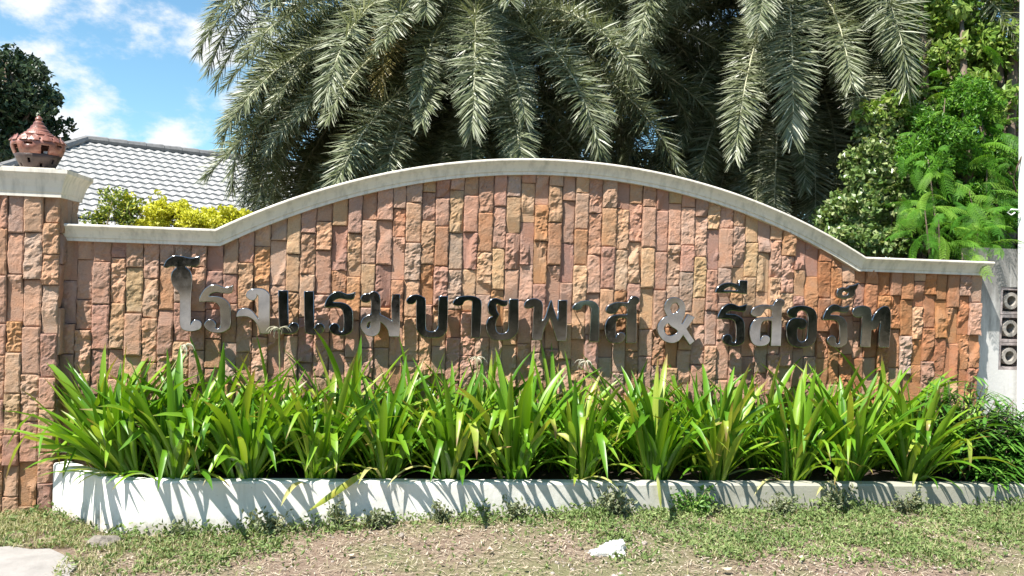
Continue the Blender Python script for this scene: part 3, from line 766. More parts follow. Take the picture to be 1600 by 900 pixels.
def sub_blobs(blobs, per, frac, sd):
    """leaf clumps scattered through each ellipsoid so that the crown has gaps and clumps of its own"""
    g = np.random.default_rng(sd); o = []
    for c, r in blobs:
        for _ in range(per):
            d = g.normal(size=3); d /= np.linalg.norm(d); q = np.asarray(c) + d * np.asarray(r) * g.uniform(.45, .95)
            f = frac * g.uniform(.6, 1.3); o.append((q, (r[0] * f, r[1] * f, r[2] * f * .8)))
    return o

def limbs(base, targets, r0, sd=0):
    R = random.Random(sd); parts = []; b = Vector(base)
    for tg in targets:
        tg = Vector(tuple(tg)); mid = b.lerp(tg, .5) + Vector((R.uniform(-.1, .1), R.uniform(-.1, .1), .12)) * (tg - b).length
        parts.append(tube([b.lerp(mid, t / 3) if t < 3 else mid for t in range(4)] + [mid.lerp(tg, .5), tg], [r0, r0 * .85, r0 * .7, r0 * .6, r0 * .42, r0 * .15], 6))
    return join(parts)

MBARK = plain('grey_brown_bark', (.16, .12, .09), .95, 12, .4, .8)
def crown_thing(name, label, cat, base, blobs, n, size, mat, trunk_r, group=None, per=14, frac=.38, sd=1, up=.5, aspect=.55, part='crown', trunk='trunk', trunk_top=None, jitter=.8, shell=.35):
    t = thing(name, label, cat, base, group)
    sb = sub_blobs(blobs, per, frac, sd); P = blob_points(sb, n, sd, shell)
    V, v = leaf_cloud(P, size, up, aspect, sd=sd, jitter=jitter)
    obj(part, quads_mesh(part, V, v), mat, t)
    tops = [b[0] for b in blobs] + [b[0] for b in sb[::max(1, len(sb) // 8)]]
    if trunk_top is None: v_, f_ = limbs(base, tops, trunk_r, sd)
    else:
        a = tube([base, (Vector(base) + Vector(trunk_top)) / 2 + Vector((.05, 0, 0)), trunk_top], [trunk_r, trunk_r * .8, trunk_r * .65], 8); b = limbs(trunk_top, tops, trunk_r * .5, sd); v_, f_ = join([a, b])
    obj(trunk, new_mesh(trunk, v_, f_, True), MBARK, t); return t

def P_(x, y, Y): return at(x, y, Y)
MGOLD = foliage('golden_leaf', (.40, .42, .025), (.62, .60, .04), (.74, .72, .14), trans=.35)
MGOLD2 = foliage('green_gold_leaf', (.07, .12, .02), (.20, .26, .03), (.46, .46, .06), trans=.3)
MDARK = foliage('dark_evergreen_leaf', (.018, .030, .014), (.035, .060, .022), (.06, .09, .035), rough=.4, trans=.15)
MMID = foliage('vine_leaf', (.07, .14, .03), (.17, .25, .07), (.38, .42, .20), rough=.35, spec=.5, trans=.25)
MLIGHT = foliage('yellow_green_leaf', (.10, .19, .025), (.20, .32, .05), (.38, .45, .13), trans=.35)

# golden shrubs behind the left flat of the wall
def rr(px): return px / 235.0
crown_thing('golden_shrub', 'sparse twiggy green gold shrub beside the pillar behind the wall', 'shrub', (-1.75, .62, 0),
    [(P_(152, 322, .62), (.10, .14, .16)), (P_(178, 330, .62), (.12, .14, .15)), (P_(205, 335, .62), (.11, .14, .13)), (P_(195, 312, .62), (.07, .1, .1))], 1300, .032, MGOLD2, .014, 'golden shrubs behind the wall', 9, .5, 21)
crown_thing('golden_shrub', 'bright yellow shrub with one taller shoot in the middle of the golden row', 'shrub', (-1.3, .62, 0),
    [(P_(238, 338, .62), (.14, .15, .12)), (P_(270, 340, .62), (.15, .15, .11)), (P_(204, 318, .6), (.05, .06, .11)), (P_(246, 315, .62), (.06, .06, .09)), (P_(285, 322, .62), (.05, .06, .06))], 3200, .030, MGOLD, .014, 'golden shrubs behind the wall', 12, .45, 22)
crown_thing('golden_shrub', 'dense yellow shrub at the foot of the coping rise', 'shrub', (-.95, .62, 0),
    [(P_(305, 340, .62), (.16, .15, .12)), (P_(340, 338, .62), (.16, .15, .12)), (P_(368, 340, .62), (.12, .14, .10))], 4200, .030, MGOLD, .014, 'golden shrubs behind the wall', 12, .45, 23)
# dark tree at the far left, dark trees behind the palms
b0 = P_(20, 420, 16); crown_thing('dark_tree', 'dark blue green broadleaf tree beyond the roof at far left', 'tree', (b0[0], 16, 0),
    [(P_(-30, 130, 16), (1.6, 1.6, 1.7)), (P_(25, 160, 16), (1.2, 1.2, 1.2)), (P_(-60, 230, 16), (1.8, 1.5, 1.5)), (P_(55, 190, 16), (.8, .8, .7)), (P_(10, 215, 16), (1.2, 1.2, .9)), (P_(5, 95, 16), (.8, .8, .7))], 15000, .17, MDARK, .25, 'trees behind the wall', 14, .36, 31, trunk_top=(b0[0], 16, 2.6))
crown_thing('dark_tree', 'dark dense tree low behind the left palm', 'tree', (2.2, 7.0, 0),
    [(P_(560, 250, 7), (1.0, .8, .7)), (P_(680, 180, 7), (1.2, .8, 1.0)), (P_(820, 200, 7), (1.2, .8, 1.0)), (P_(740, 270, 7), (1.5, .8, .6)), (P_(930, 240, 7), (1.0, .8, .8))], 15000, .12, MDARK, .14, 'trees behind the wall', 14, .36, 32)
crown_thing('dark_tree', 'dark dense tree behind the right palm', 'tree', (5.4, 7.2, 0),
    [(P_(1080, 200, 7.2), (1.2, .8, 1.1)), (P_(1200, 150, 7.2), (1.2, .8, 1.4)), (P_(1300, 150, 7.2), (1.3, .8, 1.3)), (P_(1180, 300, 7.2), (1.6, .8, .8)), (P_(1400, 250, 7.0), (1.3, .8, 1.3)), (P_(1330, 60, 7.2), (1.0, .8, .8))], 20000, .12, MDARK, .16, 'trees behind the wall', 14, .36, 33)
crown_thing('leafy_tree', 'yellow green broadleaf tree high at the upper right behind the feathery tree', 'tree', (5.6, 1.15, 0),
    [(P_(1480, 80, 1.15), (.5, .5, .45)), (P_(1560, 40, 1.15), (.6, .5, .6)), (P_(1520, 150, 1.15), (.55, .5, .4)), (P_(1600, 120, 1.15), (.5, .5, .6)), (P_(1400, 175, 1.1), (.35, .35, .22)), (P_(1540, -40, 1.15), (.7, .5, .4)), (P_(1440, -30, 1.15), (.4, .5, .25)), (P_(1640, 10, 1.15), (.5, .5, .7))], 13000, .070, MLIGHT, .09, 'trees behind the wall', 12, .36, 34, aspect=.62)
crown_thing('climbing_vine', 'tangle of small rounded vine leaves hanging between right palm and feathery tree', 'vine', (4.25, 1.0, 0),
    [(P_(1330, 375, 1.0), (.2, .2, .16)), (P_(1310, 340, 1.2), (.16, .2, .2)), (P_(1350, 260, 1.1), (.20, .2, .24)), (P_(1400, 220, 1.1), (.22, .2, .24)), (P_(1340, 330, 1.0), (.20, .2, .24)), (P_(1400, 320, 1.0), (.30, .2, .34)), (P_(1440, 260, 1.0), (.25, .2, .35)), (P_(1380, 380, .9), (.30, .18, .14)), (P_(1440, 360, .9), (.22, .2, .22)), (P_(1360, 200, 1.2), (.12, .15, .12)), (P_(1420, 165, 1.2), (.2, .2, .12))], 26000, .054, MMID, .02, None, 16, .55, 35, aspect=.8, trunk='stems', part='foliage')

# feathery tree: pinnate leaves, each a part
MFEA = foliage('feathery_leaf', (.05, .17, .015), (.11, .28, .022), (.22, .38, .05), attr=False, trans=.40, rough=.5, spec=.3)
MFEB = foliage('feathery_inner_leaf', (.05, .15, .015), (.10, .26, .02), (.22, .40, .05), trans=.35)
def spray_mesh(sd):
    R = random.Random(sd); polys = []; Ln = R.uniform(.30, .42); npn = 11; droop = R.uniform(.5, 1.1)
    def curve(t): a = droop * t; return Vector((0, Ln * t * math.cos(a * .6), -Ln * t * math.sin(a * .6)))
    for i in range(npn + 1):
        t = .16 + .84 * i / npn; p = curve(t); tg = (curve(min(1, t + .02)) - curve(t - .02)).normalized(); side = Vector((1, 0, 0)); nn = side.cross(tg)
        for s in ((-1, 1) if i < npn else (0,)):
            d = (side * s * .86 + tg * .5 - nn * 0 - Vector((0, 0, .25))).normalized() if s else tg
            pl = Ln * .23 * (1 - .55 * abs(t - .45)); q = d.cross(nn).normalized()
            k = 6
            for j in range(k):
                u = (j + .7) / k; c = p + d * pl * u - Vector((0, 0, 1)) * pl * .22 * u * u; w = .0125 * (1 - .45 * u)
                for e in (-1, 1):
                    f = (q * e * .9 + d * .45).normalized(); g_ = d * .0068
                    polys.append([c - g_, c + f * w * .5 - g_ * 1.1 + nn * .002, c + f * w, c + f * w * .5 + g_ * 1.1])
    a, b = [curve(t / 6) for t in range(7)], None
    V, Fc = tube(a, [.003, .003, .0026, .0022, .002, .0016, .001], 4)
    for q in polys: Fc.append(tuple(range(len(V), len(V) + 4))); V += q
    me = new_mesh('leaf_spray', V, Fc); me.materials.append(MFEA); return me
def feathery():
    base = (5.05, .75, 0); t = thing('feathery_tree', 'bright green feathery leaved tree leaning over the right end of the coping', 'tree', base, 'trees behind the wall')
    SP = [spray_mesh(i) for i in range(7)]; R = random.Random(77)
    tips = []
    regions = [(1470, 180, 40, 50, .95), (1535, 150, 45, 45, .9), (1450, 250, 35, 35, .75), (1500, 260, 50, 55, .65), (1555, 250, 35, 60, .6), (1450, 330, 30, 28, .45), (1510, 335, 45, 40, .42), (1550, 330, 25, 40, .55), (1470, 375, 40, 18, .30), (1515, 385, 40, 12, .22), (1530, 360, 20, 18, .4)]
    for (cx, cy, rx, ry, Y) in regions:
        for _ in range(31 if cy < 370 else 16):
            x = cx + R.gauss(0, .62) * rx; y = cy + R.gauss(0, .62) * ry; yy = Y + R.uniform(-.28, .3)
            if cy > 370: yy = Y + R.uniform(-.16, .22)
            p = at(min(x, 1590), min(y, 396), yy); tips.append(p)
            o = bpy.data.objects.new('leaf_spray', R.choice(SP)); COL.objects.link(o); o.parent = t
            o.location = tuple(np.array(p) - np.array(base)); s = R.uniform(.48, .82); o.scale = (s, s, s)
            o.rotation_euler = (R.uniform(-.5, .6), R.uniform(-.7, .7), math.pi + R.uniform(-1.9, 1.9))
    fb = [(at(x, y, .72), (.27, .26, .28)) for x, y in ((1475, 190), (1530, 160), (1450, 250), (1500, 260), (1550, 250), (1460, 330), (1510, 330), (1555, 330), (1500, 385))]
    V, vv = leaf_cloud(blob_points(sub_blobs(fb, 12, .45, 5), 34000, 6, .2), .044, .5, .36, sd=7); obj('inner_foliage', quads_mesh('inner_foliage', V, vv), MFEB, t)
    v, f = limbs((5.05, .75, 0), [np.array(q) for q in tips[::22]], .022, 3); obj('trunk', new_mesh('trunk', v, f, True), MBARK, t)
feathery()

# ------------------------------------------------------------------ date palms
def palm_mat(name, a, b, c):
    M = Mat(name); f = M.attr('v')
    return M.leaf(M.ramp(f, [(0, a), (.55, b), (1, c)]), .40, .45, .25, (1.1, 1.1, .7))
MPALM = palm_mat('palm_leaflet', (.07, .090, .036), (.175, .20, .105), (.46, .475, .35))
MPALMY = palm_mat('yellowing_palm_leaflet', (.13, .14, .05), (.25, .20, .06), (.36, .29, .11))
MRACH = plain('palm_midrib', (.42, .41, .27), .5, 30, .2, 0)
MPTR = plain('palm_trunk_bark', (.09, .065, .045), .95, 10, .5, 1.0)
def frond(base, az, e0, Ln, droop, mat, parent, sd, final=-1.5, reach=9.0):
    g = np.random.default_rng(sd); n = 46; pts = [np.array(base, float)]; h = np.array([math.cos(az), math.sin(az), 0]); tans = []
    sway = g.uniform(-.25, .25)
    for i in range(n):
        t = (i + .5) / n; e = max(final, e0 - droop * t ** .85); hh = np.array([math.cos(az + sway * t), math.sin(az + sway * t), 0])
        d = hh * math.cos(e) + np.array([0, 0, math.sin(e)]); tans.append(d); pts.append(pts[-1] + d * Ln / n)
    if (min(q[1] for q in pts) < .55 or base[0] - min(q[0] for q in pts) > reach) and Ln > 1.2: return frond(base, az, e0, Ln * .93, droop * 1.02, mat, parent, sd, final, reach)
    pts = np.array(pts); tans = np.array(tans + [tans[-1]])
    m_ = int(Ln * 125); tt = np.repeat(np.linspace(.10, .995, m_), 2); sgn = np.tile([-1, 1], m_); idx = np.clip((tt * n).astype(int), 0, n - 1); fr = tt * n - idx
    c = pts[idx] * (1 - fr[:, None]) + pts[np.minimum(idx + 1, n)] * fr[:, None]; tg = tans[idx]
    side = np.cross(tg, np.array([0, 0, 1.])); sl = np.linalg.norm(side, axis=1, keepdims=True)
    alt = np.array([-math.sin(az), math.cos(az), 0]) * -1.0
    side = np.where(sl > .12, side / np.maximum(sl, 1e-6), alt); 
    nn = np.cross(side, tg)
    a = np.radians(np.interp(tt, [0, .3, .8, 1], [88, 80, 64, 28])) * g.uniform(.82, 1.18, len(tt)); v = g.normal(.15, .50, len(tt))
    d = tg * np.cos(a)[:, None] + (side * (sgn * np.cos(v))[:, None] + nn * np.sin(v)[:, None]) * np.sin(a)[:, None]
    ll = np.interp(tt, [0, .15, .45, .8, 1], [.12, .25, .31, .27, .15]) * g.uniform(.85, 1.12, len(tt)) * min(1.1, Ln / 3.3)
    w = .0062 * g.uniform(.8, 1.2, len(tt)); q = np.cross(d, nn + .35 * g.normal(size=d.shape)); q /= np.maximum(np.linalg.norm(q, axis=1, keepdims=True), 1e-6)
    L_ = ll[:, None]; W_ = w[:, None]; sag = np.array([0, 0, -1.0]) * L_
    p0 = c; p1 = c + d * L_ * .5 + sag * .01; p2 = c + d * L_ + sag * .07
    A1 = np.stack([p0 - q * W_ * .55, p0 + q * W_ * .55, p1 + q * W_, p1 - q * W_], 1); A2 = np.stack([p1 - q * W_, p1 + q * W_, p2 + q * W_ * .12, p2 - q * W_ * .12], 1)
    V = np.concatenate([A1, A2]); vv = np.tile(np.clip(g.normal(.5, .26, len(tt)), 0, 1), 2)
    fo = obj('frond', quads_mesh('frond', V, vv), mat, parent)
    st = pts[::5]; rv, rf = tube(st, list(np.linspace(.019, .004, len(st))), 5); r = obj('midrib', new_mesh('midrib', rv, rf, True), MRACH, fo)
    r.matrix_parent_inverse = parent.matrix_parent_inverse.copy()
    r.parent = fo; r.matrix_parent_inverse = Matrix.Identity(4) @ (Matrix.Identity(4))
    return fo
def palm(name, label, apex, n, sd, lenr, extra=(), arch=1.0, front=0, reach=9.0, side=0):
    t = thing(name, label, 'palm tree', (apex[0], apex[1], 0), 'date palms behind the wall'); R = random.Random(sd)
    H_ = apex[2]; pts = [(apex[0] + .06 * math.sin(k), apex[1], H_ * k / 9) for k in range(10)]
    v, f = tube(pts, [.24 + .03 * (k % 2) for k in range(10)], 12); parts = [(v, f)]
    for k in range(80):                                   # stubs of old leaf bases
        a = k * 2.4; z = H_ * (.15 + .83 * k / 80); c = Vector((apex[0] + .22 * math.cos(a), apex[1] + .22 * math.sin(a), z)); d = Vector((math.cos(a) * .6, math.sin(a) * .6, .8)).normalized()
        parts.append(tube([c, c + d * .12, c + d * .22], [.06, .045, .02], 5))
    obj('trunk', new_mesh('trunk', *join(parts)), MPTR, t)
    for k in range(n):
        f_ = k / (n - 1); az = k * 2.39996 + R.uniform(-.25, .25)
        e0 = 1.35 - (1.75 if arch == 1 else 1.55) * f_ ** .8 + R.uniform(-.12, .12); Ln = R.uniform(*lenr) * (.9 + .2 * math.sin(f_ * 3.1)); droop = (R.uniform(1.5, 2.1) if f_ < .6 else R.uniform(1.2, 1.6)) * arch
        b = (apex[0] + .12 * math.cos(az), apex[1] + .12 * math.sin(az), H_ - .35 * f_ - 1.0 * max(0, f_ - .6) / .4)
        frond(b, az, e0, Ln, droop, MPALM, t, sd * 100 + k, reach=reach)
    for k in range(front):                                # older fronds hanging down the near side of the crown
        az = -math.pi * (.03 + .94 * ((k * .618) % 1)); zb = -.15 - 1.35 * (k / front); frond((apex[0] + .2 * math.cos(az), apex[1] + .2 * math.sin(az), H_ + zb), az, .55 - 1.2 * (k / front) + R.uniform(-.15, .15), R.uniform(2.0, 2.8), R.uniform(1.1, 1.6), MPALM, t, sd * 700 + k, reach=reach)
    for k in range(side):                                 # fronds arching out to the left and down to the wall
        az = math.pi + R.uniform(-.75, .75); frond((apex[0] - .15, apex[1], H_ - .5 * k / side), az, 1.0 - 1.3 * k / side, 3.7, R.uniform(1.9, 2.3), MPALM, t, sd * 800 + k, reach=reach * (1 - .25 * k / side))
    for k, (az, e0, Ln, droop) in enumerate(extra):
        o = frond((apex[0], apex[1], H_ - .2), az, e0, Ln, droop, MPALMY, t, sd * 900 + k); o['label'] = 'frond yellowing to tan along one side'
    return t
a1 = at(725, 60, 3.6); a2 = at(1222, -25, 3.5)
palm('date_palm', 'wide left date palm with arching fronds sweeping out to the sky', tuple(a1), 112, 3, (2.4, 3.15), arch=.92, front=38, reach=2.45, side=26, extra=((math.pi + .95, .80, 2.5, 2.25),))
palm('date_palm', 'right date palm with long fronds hanging almost straight down', tuple(a2), 110, 4, (2.6, 3.4), front=62)

# more dark green behind the feathery tree
crown_thing('dark_tree', 'dark shaded tree close behind the feathery tree', 'tree', (6.1, 2.3, 0),
    [(P_(1480, 250, 2.2), (.5, .4, .6)), (P_(1560, 260, 2.2), (.5, .4, .7)), (P_(1600, 350, 2.0), (.6, .4, .6)), (P_(1500, 370, 2.2), (.6, .4, .5)), (P_(1400, 330, 2.2), (.5, .4, .6)), (P_(1660, 200, 2.4), (.6, .4, .9)), (P_(1540, 120, 2.6), (.5, .4, .5))], 9000, .09, MDARK, .08, 'trees behind the wall', 14, .40, 41)

# ------------------------------------------------------------------ house with a grey tiled roof, far behind at the left
MTILE = plain('grey_concrete_tile', (.34, .33, .315), .8, 9, .16, .2)
MHIP = plain('dark_ridge_tile', (.19, .185, .18), .8, 10, .25, .2)
MHOUSE = plain('cream_house_wall', (.62, .58, .50), .85, 4, .06, .1)
def house():
    D_ = 18.0; d0 = ray(135, 221); A_ = Vector(tuple(CAM + d0 * D_ / F)); zr = A_.z
    B_ = Vector(tuple(atz(372, 249.5, zr))); d = (B_ - A_); Lr = d.length + 3.0; d.normalize(); nrm = Vector((d.y, -d.x, 0))
    if nrm.y > 0: nrm = -nrm
    tp = math.tan(math.radians(29)); run = 3.6; t = thing('house', 'house behind the wall at left with pale grey tiled hip roof', 'house', (A_.x + d.x * Lr / 2, A_.y + d.y * Lr / 2, 0))
    C_ = A_ + d * Lr
    def pt(u, p, h, org=A_, dd=d, nn=nrm): return org + dd * u + nn * p + Vector((0, 0, -p * tp + h))
    # closed roof body
    a2 = A_ - d * run; c2 = C_ + d * run; low = Vector((0, 0, -run * tp))
    V = [A_, C_, a2 + nrm * run + low, c2 + nrm * run + low, c2 - nrm * run + low, a2 - nrm * run + low]
    rf = obj('roof', new_mesh('roof', [v - Vector((0, 0, .05)) for v in V], [(0, 2, 3, 1), (1, 3, 4), (1, 4, 5, 0), (0, 5, 2), (2, 5, 4, 3)]), MTILE, t)
    def courses(org, dd, nn, ulo, uhi):
        V, Fc = [], []; sl = .26 * math.cos(math.radians(29)); nc = int(run / sl); per = .21
        for j in range(nc):
            p0, p1 = j * sl, (j + 1) * sl; a, b = ulo(p1), uhi(p1); us = np.arange(a, b, per / 6); base = len(V); k = len(us)
            for u in us:
                w = .013 * math.sin(2 * math.pi * u / per) + .004 * math.sin(4 * math.pi * u / per)
                V += [pt(u, p0, w + .0, org, dd, nn), pt(u, p1 + .02, w + .036, org, dd, nn), pt(u, p1 + .012, w - .01, org, dd, nn)]
            for i in range(k - 1):
                for r in range(2): Fc.append((base + i * 3 + r, base + i * 3 + r + 1, base + i * 3 + 3 + r + 1, base + i * 3 + 3 + r))
        return V, Fc
    v1 = courses(A_, d, nrm, lambda p: -p, lambda p: Lr)
    v2 = courses(A_, nrm, -d, lambda p: -p, lambda p: p)
    tl = obj('roof_tiles', new_mesh('roof_tiles', *join([v1, v2]), smooth=False), MTILE, rf); tl['kind'] = 'stuff'; tl.matrix_parent_inverse = Matrix.Identity(4)
    def ridge(p, q, n):
        parts = []
        for i in range(n):
            a = p.lerp(q, i / n); b = p.lerp(q, (i + 1.08) / n); parts.append(tube([a, b], [.085, .10], 8))
        return join(parts)
    h = Vector((0, 0, .05))
    obj('ridge_cap', new_mesh('ridge_cap', *ridge(A_ + h, C_ + h, int(Lr / .4))), MHIP, t)
    obj('hip_cap', new_mesh('hip_cap', *ridge(A_ + h, a2 + nrm * run + low + h, 14)), MHIP, t)
    obj('hip_cap', new_mesh('hip_cap', *ridge(A_ + h, a2 - nrm * run + low + h, 14)), MHIP, t)
    e = run - .6; zt = zr - run * tp + .25; q = [A_ - d * e + nrm * e, C_ + d * e + nrm * e, C_ + d * e - nrm * e, A_ - d * e - nrm * e]
    V = [(p.x, p.y, -.1) for p in q] + [(p.x, p.y, zt) for p in q]
    obj('wall', new_mesh('wall', V, [(0, 1, 5, 4), (1, 2, 6, 5), (2, 3, 7, 6), (3, 0, 4, 7)]), MHOUSE, t)
house()

# ------------------------------------------------------------------ white side wall with breeze blocks, white post
def stained_shaded_white():
    M = Mat('stained_shaded_whitewash'); co = M.coords(); mp = M.n('ShaderNodeMapping'); mp.inputs['Scale'].default_value = (9, 9, 1.6); M.l(co, mp.inputs[0])
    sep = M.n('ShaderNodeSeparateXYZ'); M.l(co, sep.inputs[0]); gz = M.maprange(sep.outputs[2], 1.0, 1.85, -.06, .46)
    ad = M.n('ShaderNodeMath', operation='ADD'); M.l(M.noise(1.2, 6, .65, mp.outputs[0]), ad.inputs[0]); M.l(gz, ad.inputs[1])   # grime plus painted-in foliage shade, darker towards the top
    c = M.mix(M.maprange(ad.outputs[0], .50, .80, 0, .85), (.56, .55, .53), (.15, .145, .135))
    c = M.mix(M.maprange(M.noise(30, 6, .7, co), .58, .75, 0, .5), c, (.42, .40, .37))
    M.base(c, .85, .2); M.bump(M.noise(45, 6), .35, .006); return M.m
MSTN = stained_shaded_white()
MBLK = plain('weathered_breeze_block', (.34, .29, .28), .9, 14, .4, .5)
MRING = plain('weathered_grey_concrete', (.33, .30, .27), .9, 20, .35, .4)
MPOST = plain('white_post_paint', (.80, .80, .79), .6, 8, .05, .15)
def side_wall():
    Y0 = .10; bx0 = at(1562, 510, Y0)[0]; zt = at(1565, 448, Y0)[2]; zb = at(1563, 578, Y0)[2]; bh = (zt - zb) / 3; bx1 = bx0 + bh
    t = thing('whitewashed_wall', 'stained whitewashed wall with three breeze blocks beside right end of the sandstone wall', 'wall', (5.0, .2, 0))
    top = 1.88; a, b = 4.59, 7.4
    parts = [box(a, bx0, Y0, .24, -.1, top), box(bx1, b, Y0, .24, -.1, top), box(bx0, bx1, Y0, .24, -.1, zb), box(bx0, bx1, Y0, .24, zt, top)]
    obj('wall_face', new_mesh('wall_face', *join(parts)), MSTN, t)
    for k in range(3):
        z = zb + bh * (k + .5); x = (bx0 + bx1) / 2; h = bh / 2 - .002; f = .022; pr = []
        pr += [box(x - h, x + h, Y0 + .006, Y0 + .13, z - h, z - h + f), box(x - h, x + h, Y0 + .006, Y0 + .13, z + h - f, z + h), box(x - h, x - h + f, Y0 + .006, Y0 + .13, z - h + f, z + h - f), box(x + h - f, x + h, Y0 + .006, Y0 + .13, z - h + f, z + h - f)]
        o = obj('breeze_block', new_mesh('breeze_block', *join(pr)), MBLK, t)
        prof = [(.040, 0), (.066, 0), (.066, .11), (.040, .11), (.040, 0)]; v, fc = lathe(prof, 20); v = [(x + q[0], Y0 + .012 + q[2], z + q[1]) for q in v]
        rg = obj('ring', new_mesh('ring', v, fc, False), MRING, o); rg.matrix_parent_inverse = Matrix.Identity(4)
        arms = []
        for sx, sz in ((1, 1), (1, -1), (-1, 1), (-1, -1)):
            c0 = Vector((x + sx * .045, Y0 + .06, z + sz * .045)); c1 = Vector((x + sx * (h - .012), Y0 + .06, z + sz * (h - .012))); arms.append(tube([c0, c1], .012, 4))
        ar = obj('web', new_mesh('web', *join(arms)), MBLK, o); ar.matrix_parent_inverse = Matrix.Identity(4)
    bk = obj('rear_wall', new_mesh('rear_wall', *box(bx0 - .3, bx1 + .5, .9, 1.0, -.1, 1.3)), MBLK, t)
    Yp = -.12; b0 = at(1588, 660, Yp + .2); t0 = at(1593, -40, Yp + .2); dx = (t0[0] - b0[0]) / (t0[2] - b0[2]); xl = lambda z: b0[0] + dx * (z - b0[2]); H_ = 5.2; w = .26
    V = [(xl(-.1), Yp, -.1), (xl(-.1) + w, Yp, -.1), (xl(-.1) + w, Yp + .2, -.1), (xl(-.1), Yp + .2, -.1), (xl(H_), Yp, H_), (xl(H_) + w, Yp, H_), (xl(H_) + w, Yp + .2, H_), (xl(H_), Yp + .2, H_)]
    tp = thing('white_post', 'tall white post cut off by the right edge of the photo', 'post', (xl(0) + w / 2, Yp + .1, 0))
    o = obj('shaft', new_mesh('shaft', V, [(0, 3, 2, 1), (4, 5, 6, 7), (0, 1, 5, 4), (1, 2, 6, 5), (2, 3, 7, 6), (3, 0, 4, 7)]), MPOST, tp)
    bv = o.modifiers.new('edge', 'BEVEL'); bv.width = .006; bv.segments = 2
    cv = [at(1599, 238, .05), at(1589, 262, .05), at(1583, 285, .05), at(1588, 300, .05)]
    v, f = tube([tuple(q) for q in cv], .006, 6); tag(obj('cable', new_mesh('cable', v, f, True), MRUST), 'dark cable looping off the white post', 'cable')
    cv = [at(1594, 328, .03), at(1580, 327, .03), at(1574, 332, .03), at(1580, 336, .03), at(1586, 332, .03)]
    v, f = tube([tuple(q) for q in cv], .005, 6); tag(obj('wire_hook', new_mesh('wire_hook', v, f, True), MPOST), 'bent white wire sticking out of the white post', 'wire')
side_wall()

# ------------------------------------------------------------------ dark narrow-leaved bush at the right end of the planter
MNAR = foliage('narrow_leaf', (.03, .11, .012), (.08, .21, .025), (.17, .32, .05), rough=.35, spec=.5, trans=.22)
def narrow_shrub(label, base, n, hgt, spread, sd):
    t = thing('narrow_leaf_shrub', label, 'shrub', base, 'narrow leaved shrubs at the planter end'); g = np.random.default_rng(sd); stems = []; P = []; vv = []
    for k in range(n):
        a = g.uniform(0, 6.28); r = spread * g.uniform(.1, 1) ** .7; hh = hgt * g.uniform(.55, 1.0) * (1 - .35 * r / spread)
        b = np.array(base) + np.array([math.cos(a), math.sin(a), 0]) * r * .12; e = np.array(base) + np.array([math.cos(a) * r, math.sin(a) * r * .6, hh]); mid = (b + e) / 2 + np.array([0, 0, .12 * hh])
        stems.append(tube([tuple(b), tuple(mid), tuple(e)], [.006, .005, .003], 4))
        for j in range(20):
            u = .25 + .75 * j / 19; c = b * (1 - u) ** 2 + 2 * mid * u * (1 - u) + e * u * u; an = j * 2.4 + g.uniform(-.3, .3); el = g.uniform(-.35, .75); d = np.array([math.cos(an) * math.cos(el), math.sin(an) * math.cos(el), math.sin(el)])
            ln = g.uniform(.13, .22); q = np.cross(d, [0, 0, 1]); q /= np.linalg.norm(q); w = ln * .062; s_ = np.array([0, 0, -1]) * ln
            m1 = c + d * ln * .45 + s_ * .04; tip = c + d * ln + s_ * .25; P += [np.stack([c, c + q * w * .5, m1 + q * w, m1 - q * w]), np.stack([m1 - q * w, m1 + q * w, tip + q * w * .1, tip - q * w * .1])]
            x = g.uniform(0, 1); vv += [x, x]
    obj('foliage', quads_mesh('foliage', np.array(P), vv), MNAR, t); obj('stems', new_mesh('stems', *join(stems)), MBARK, t)
p = at(1500, 745, -.40); narrow_shrub('dark green narrow leaved bush at the right planter end, below the last stones', (p[0], -.40, .22), 70, .78, .50, 51)
p = at(1585, 745, -.45); narrow_shrub('dark green narrow leaved bush cut by the right edge, below the white post', (p[0], -.45, .2), 60, .62, .45, 52)
p = at(1560, 748, -.62); narrow_shrub('low dark narrow leaved bush spilling over the right end of the planter rim', (p[0], -.60, .22), 26, .30, .34, 53)

# ------------------------------------------------------------------ weeds, ground cover, litter
MWEED = foliage('grey_green_weed', (.10, .13, .06), (.20, .23, .12), (.34, .35, .22), rough=.6, trans=.2)
MWEEDG = foliage('fresh_green_weed', (.05, .14, .02), (.12, .26, .04), (.24, .36, .08), rough=.5, trans=.25)
def rim_y(x): return -.60 - .175 * (x + 1.40) / 6.8
def weed(px, py, w, h, n, mat, label, sd, size=.033):
    p = atz(px, py, .08); y = rim_y(p[0]) - .05 - .02; p = at(px, py, y); z = ground_z(p[0], y); b = (p[0], y, z)
    t = thing('weed', label, 'weed', b, 'weeds at the foot of the planter'); g = np.random.default_rng(sd); st = []; C = []
    for k in range(max(5, n // 26)):
        tp = np.array(b) + np.array([g.normal(0, .5) * w, g.uniform(-.07, .03), h * g.uniform(.35, 1.05)]); st.append(tube([b, tuple((np.array(b) + tp) / 2 + [0, 0, .02]), tuple(tp)], [.004, .003, .0015], 4))
        for j in range(26): C.append(np.array(b) + (tp - np.array(b)) * g.uniform(.2, 1.05) + g.normal(0, .022, 3))
    C = np.array(C); C[:, 1] = np.minimum(C[:, 1], rim_y(C[:, 0]) - .006); C[:, 2] = np.maximum(C[:, 2], z + .004)
    V, v = leaf_cloud(C, size, .5, .5, sd=sd); obj('foliage', quads_mesh('foliage', V, v), mat, t); obj('stems', new_mesh('stems', *join(st)), MSTALK, t)
weed(1085, 800, .14, .17, 620, MWEEDG, 'rounded bright green weed at the planter foot below the arched vowel', 61)
weed(960, 800, .13, .17, 420, MWEED, 'grey green weed against the planter left of the rounded green weed', 62)
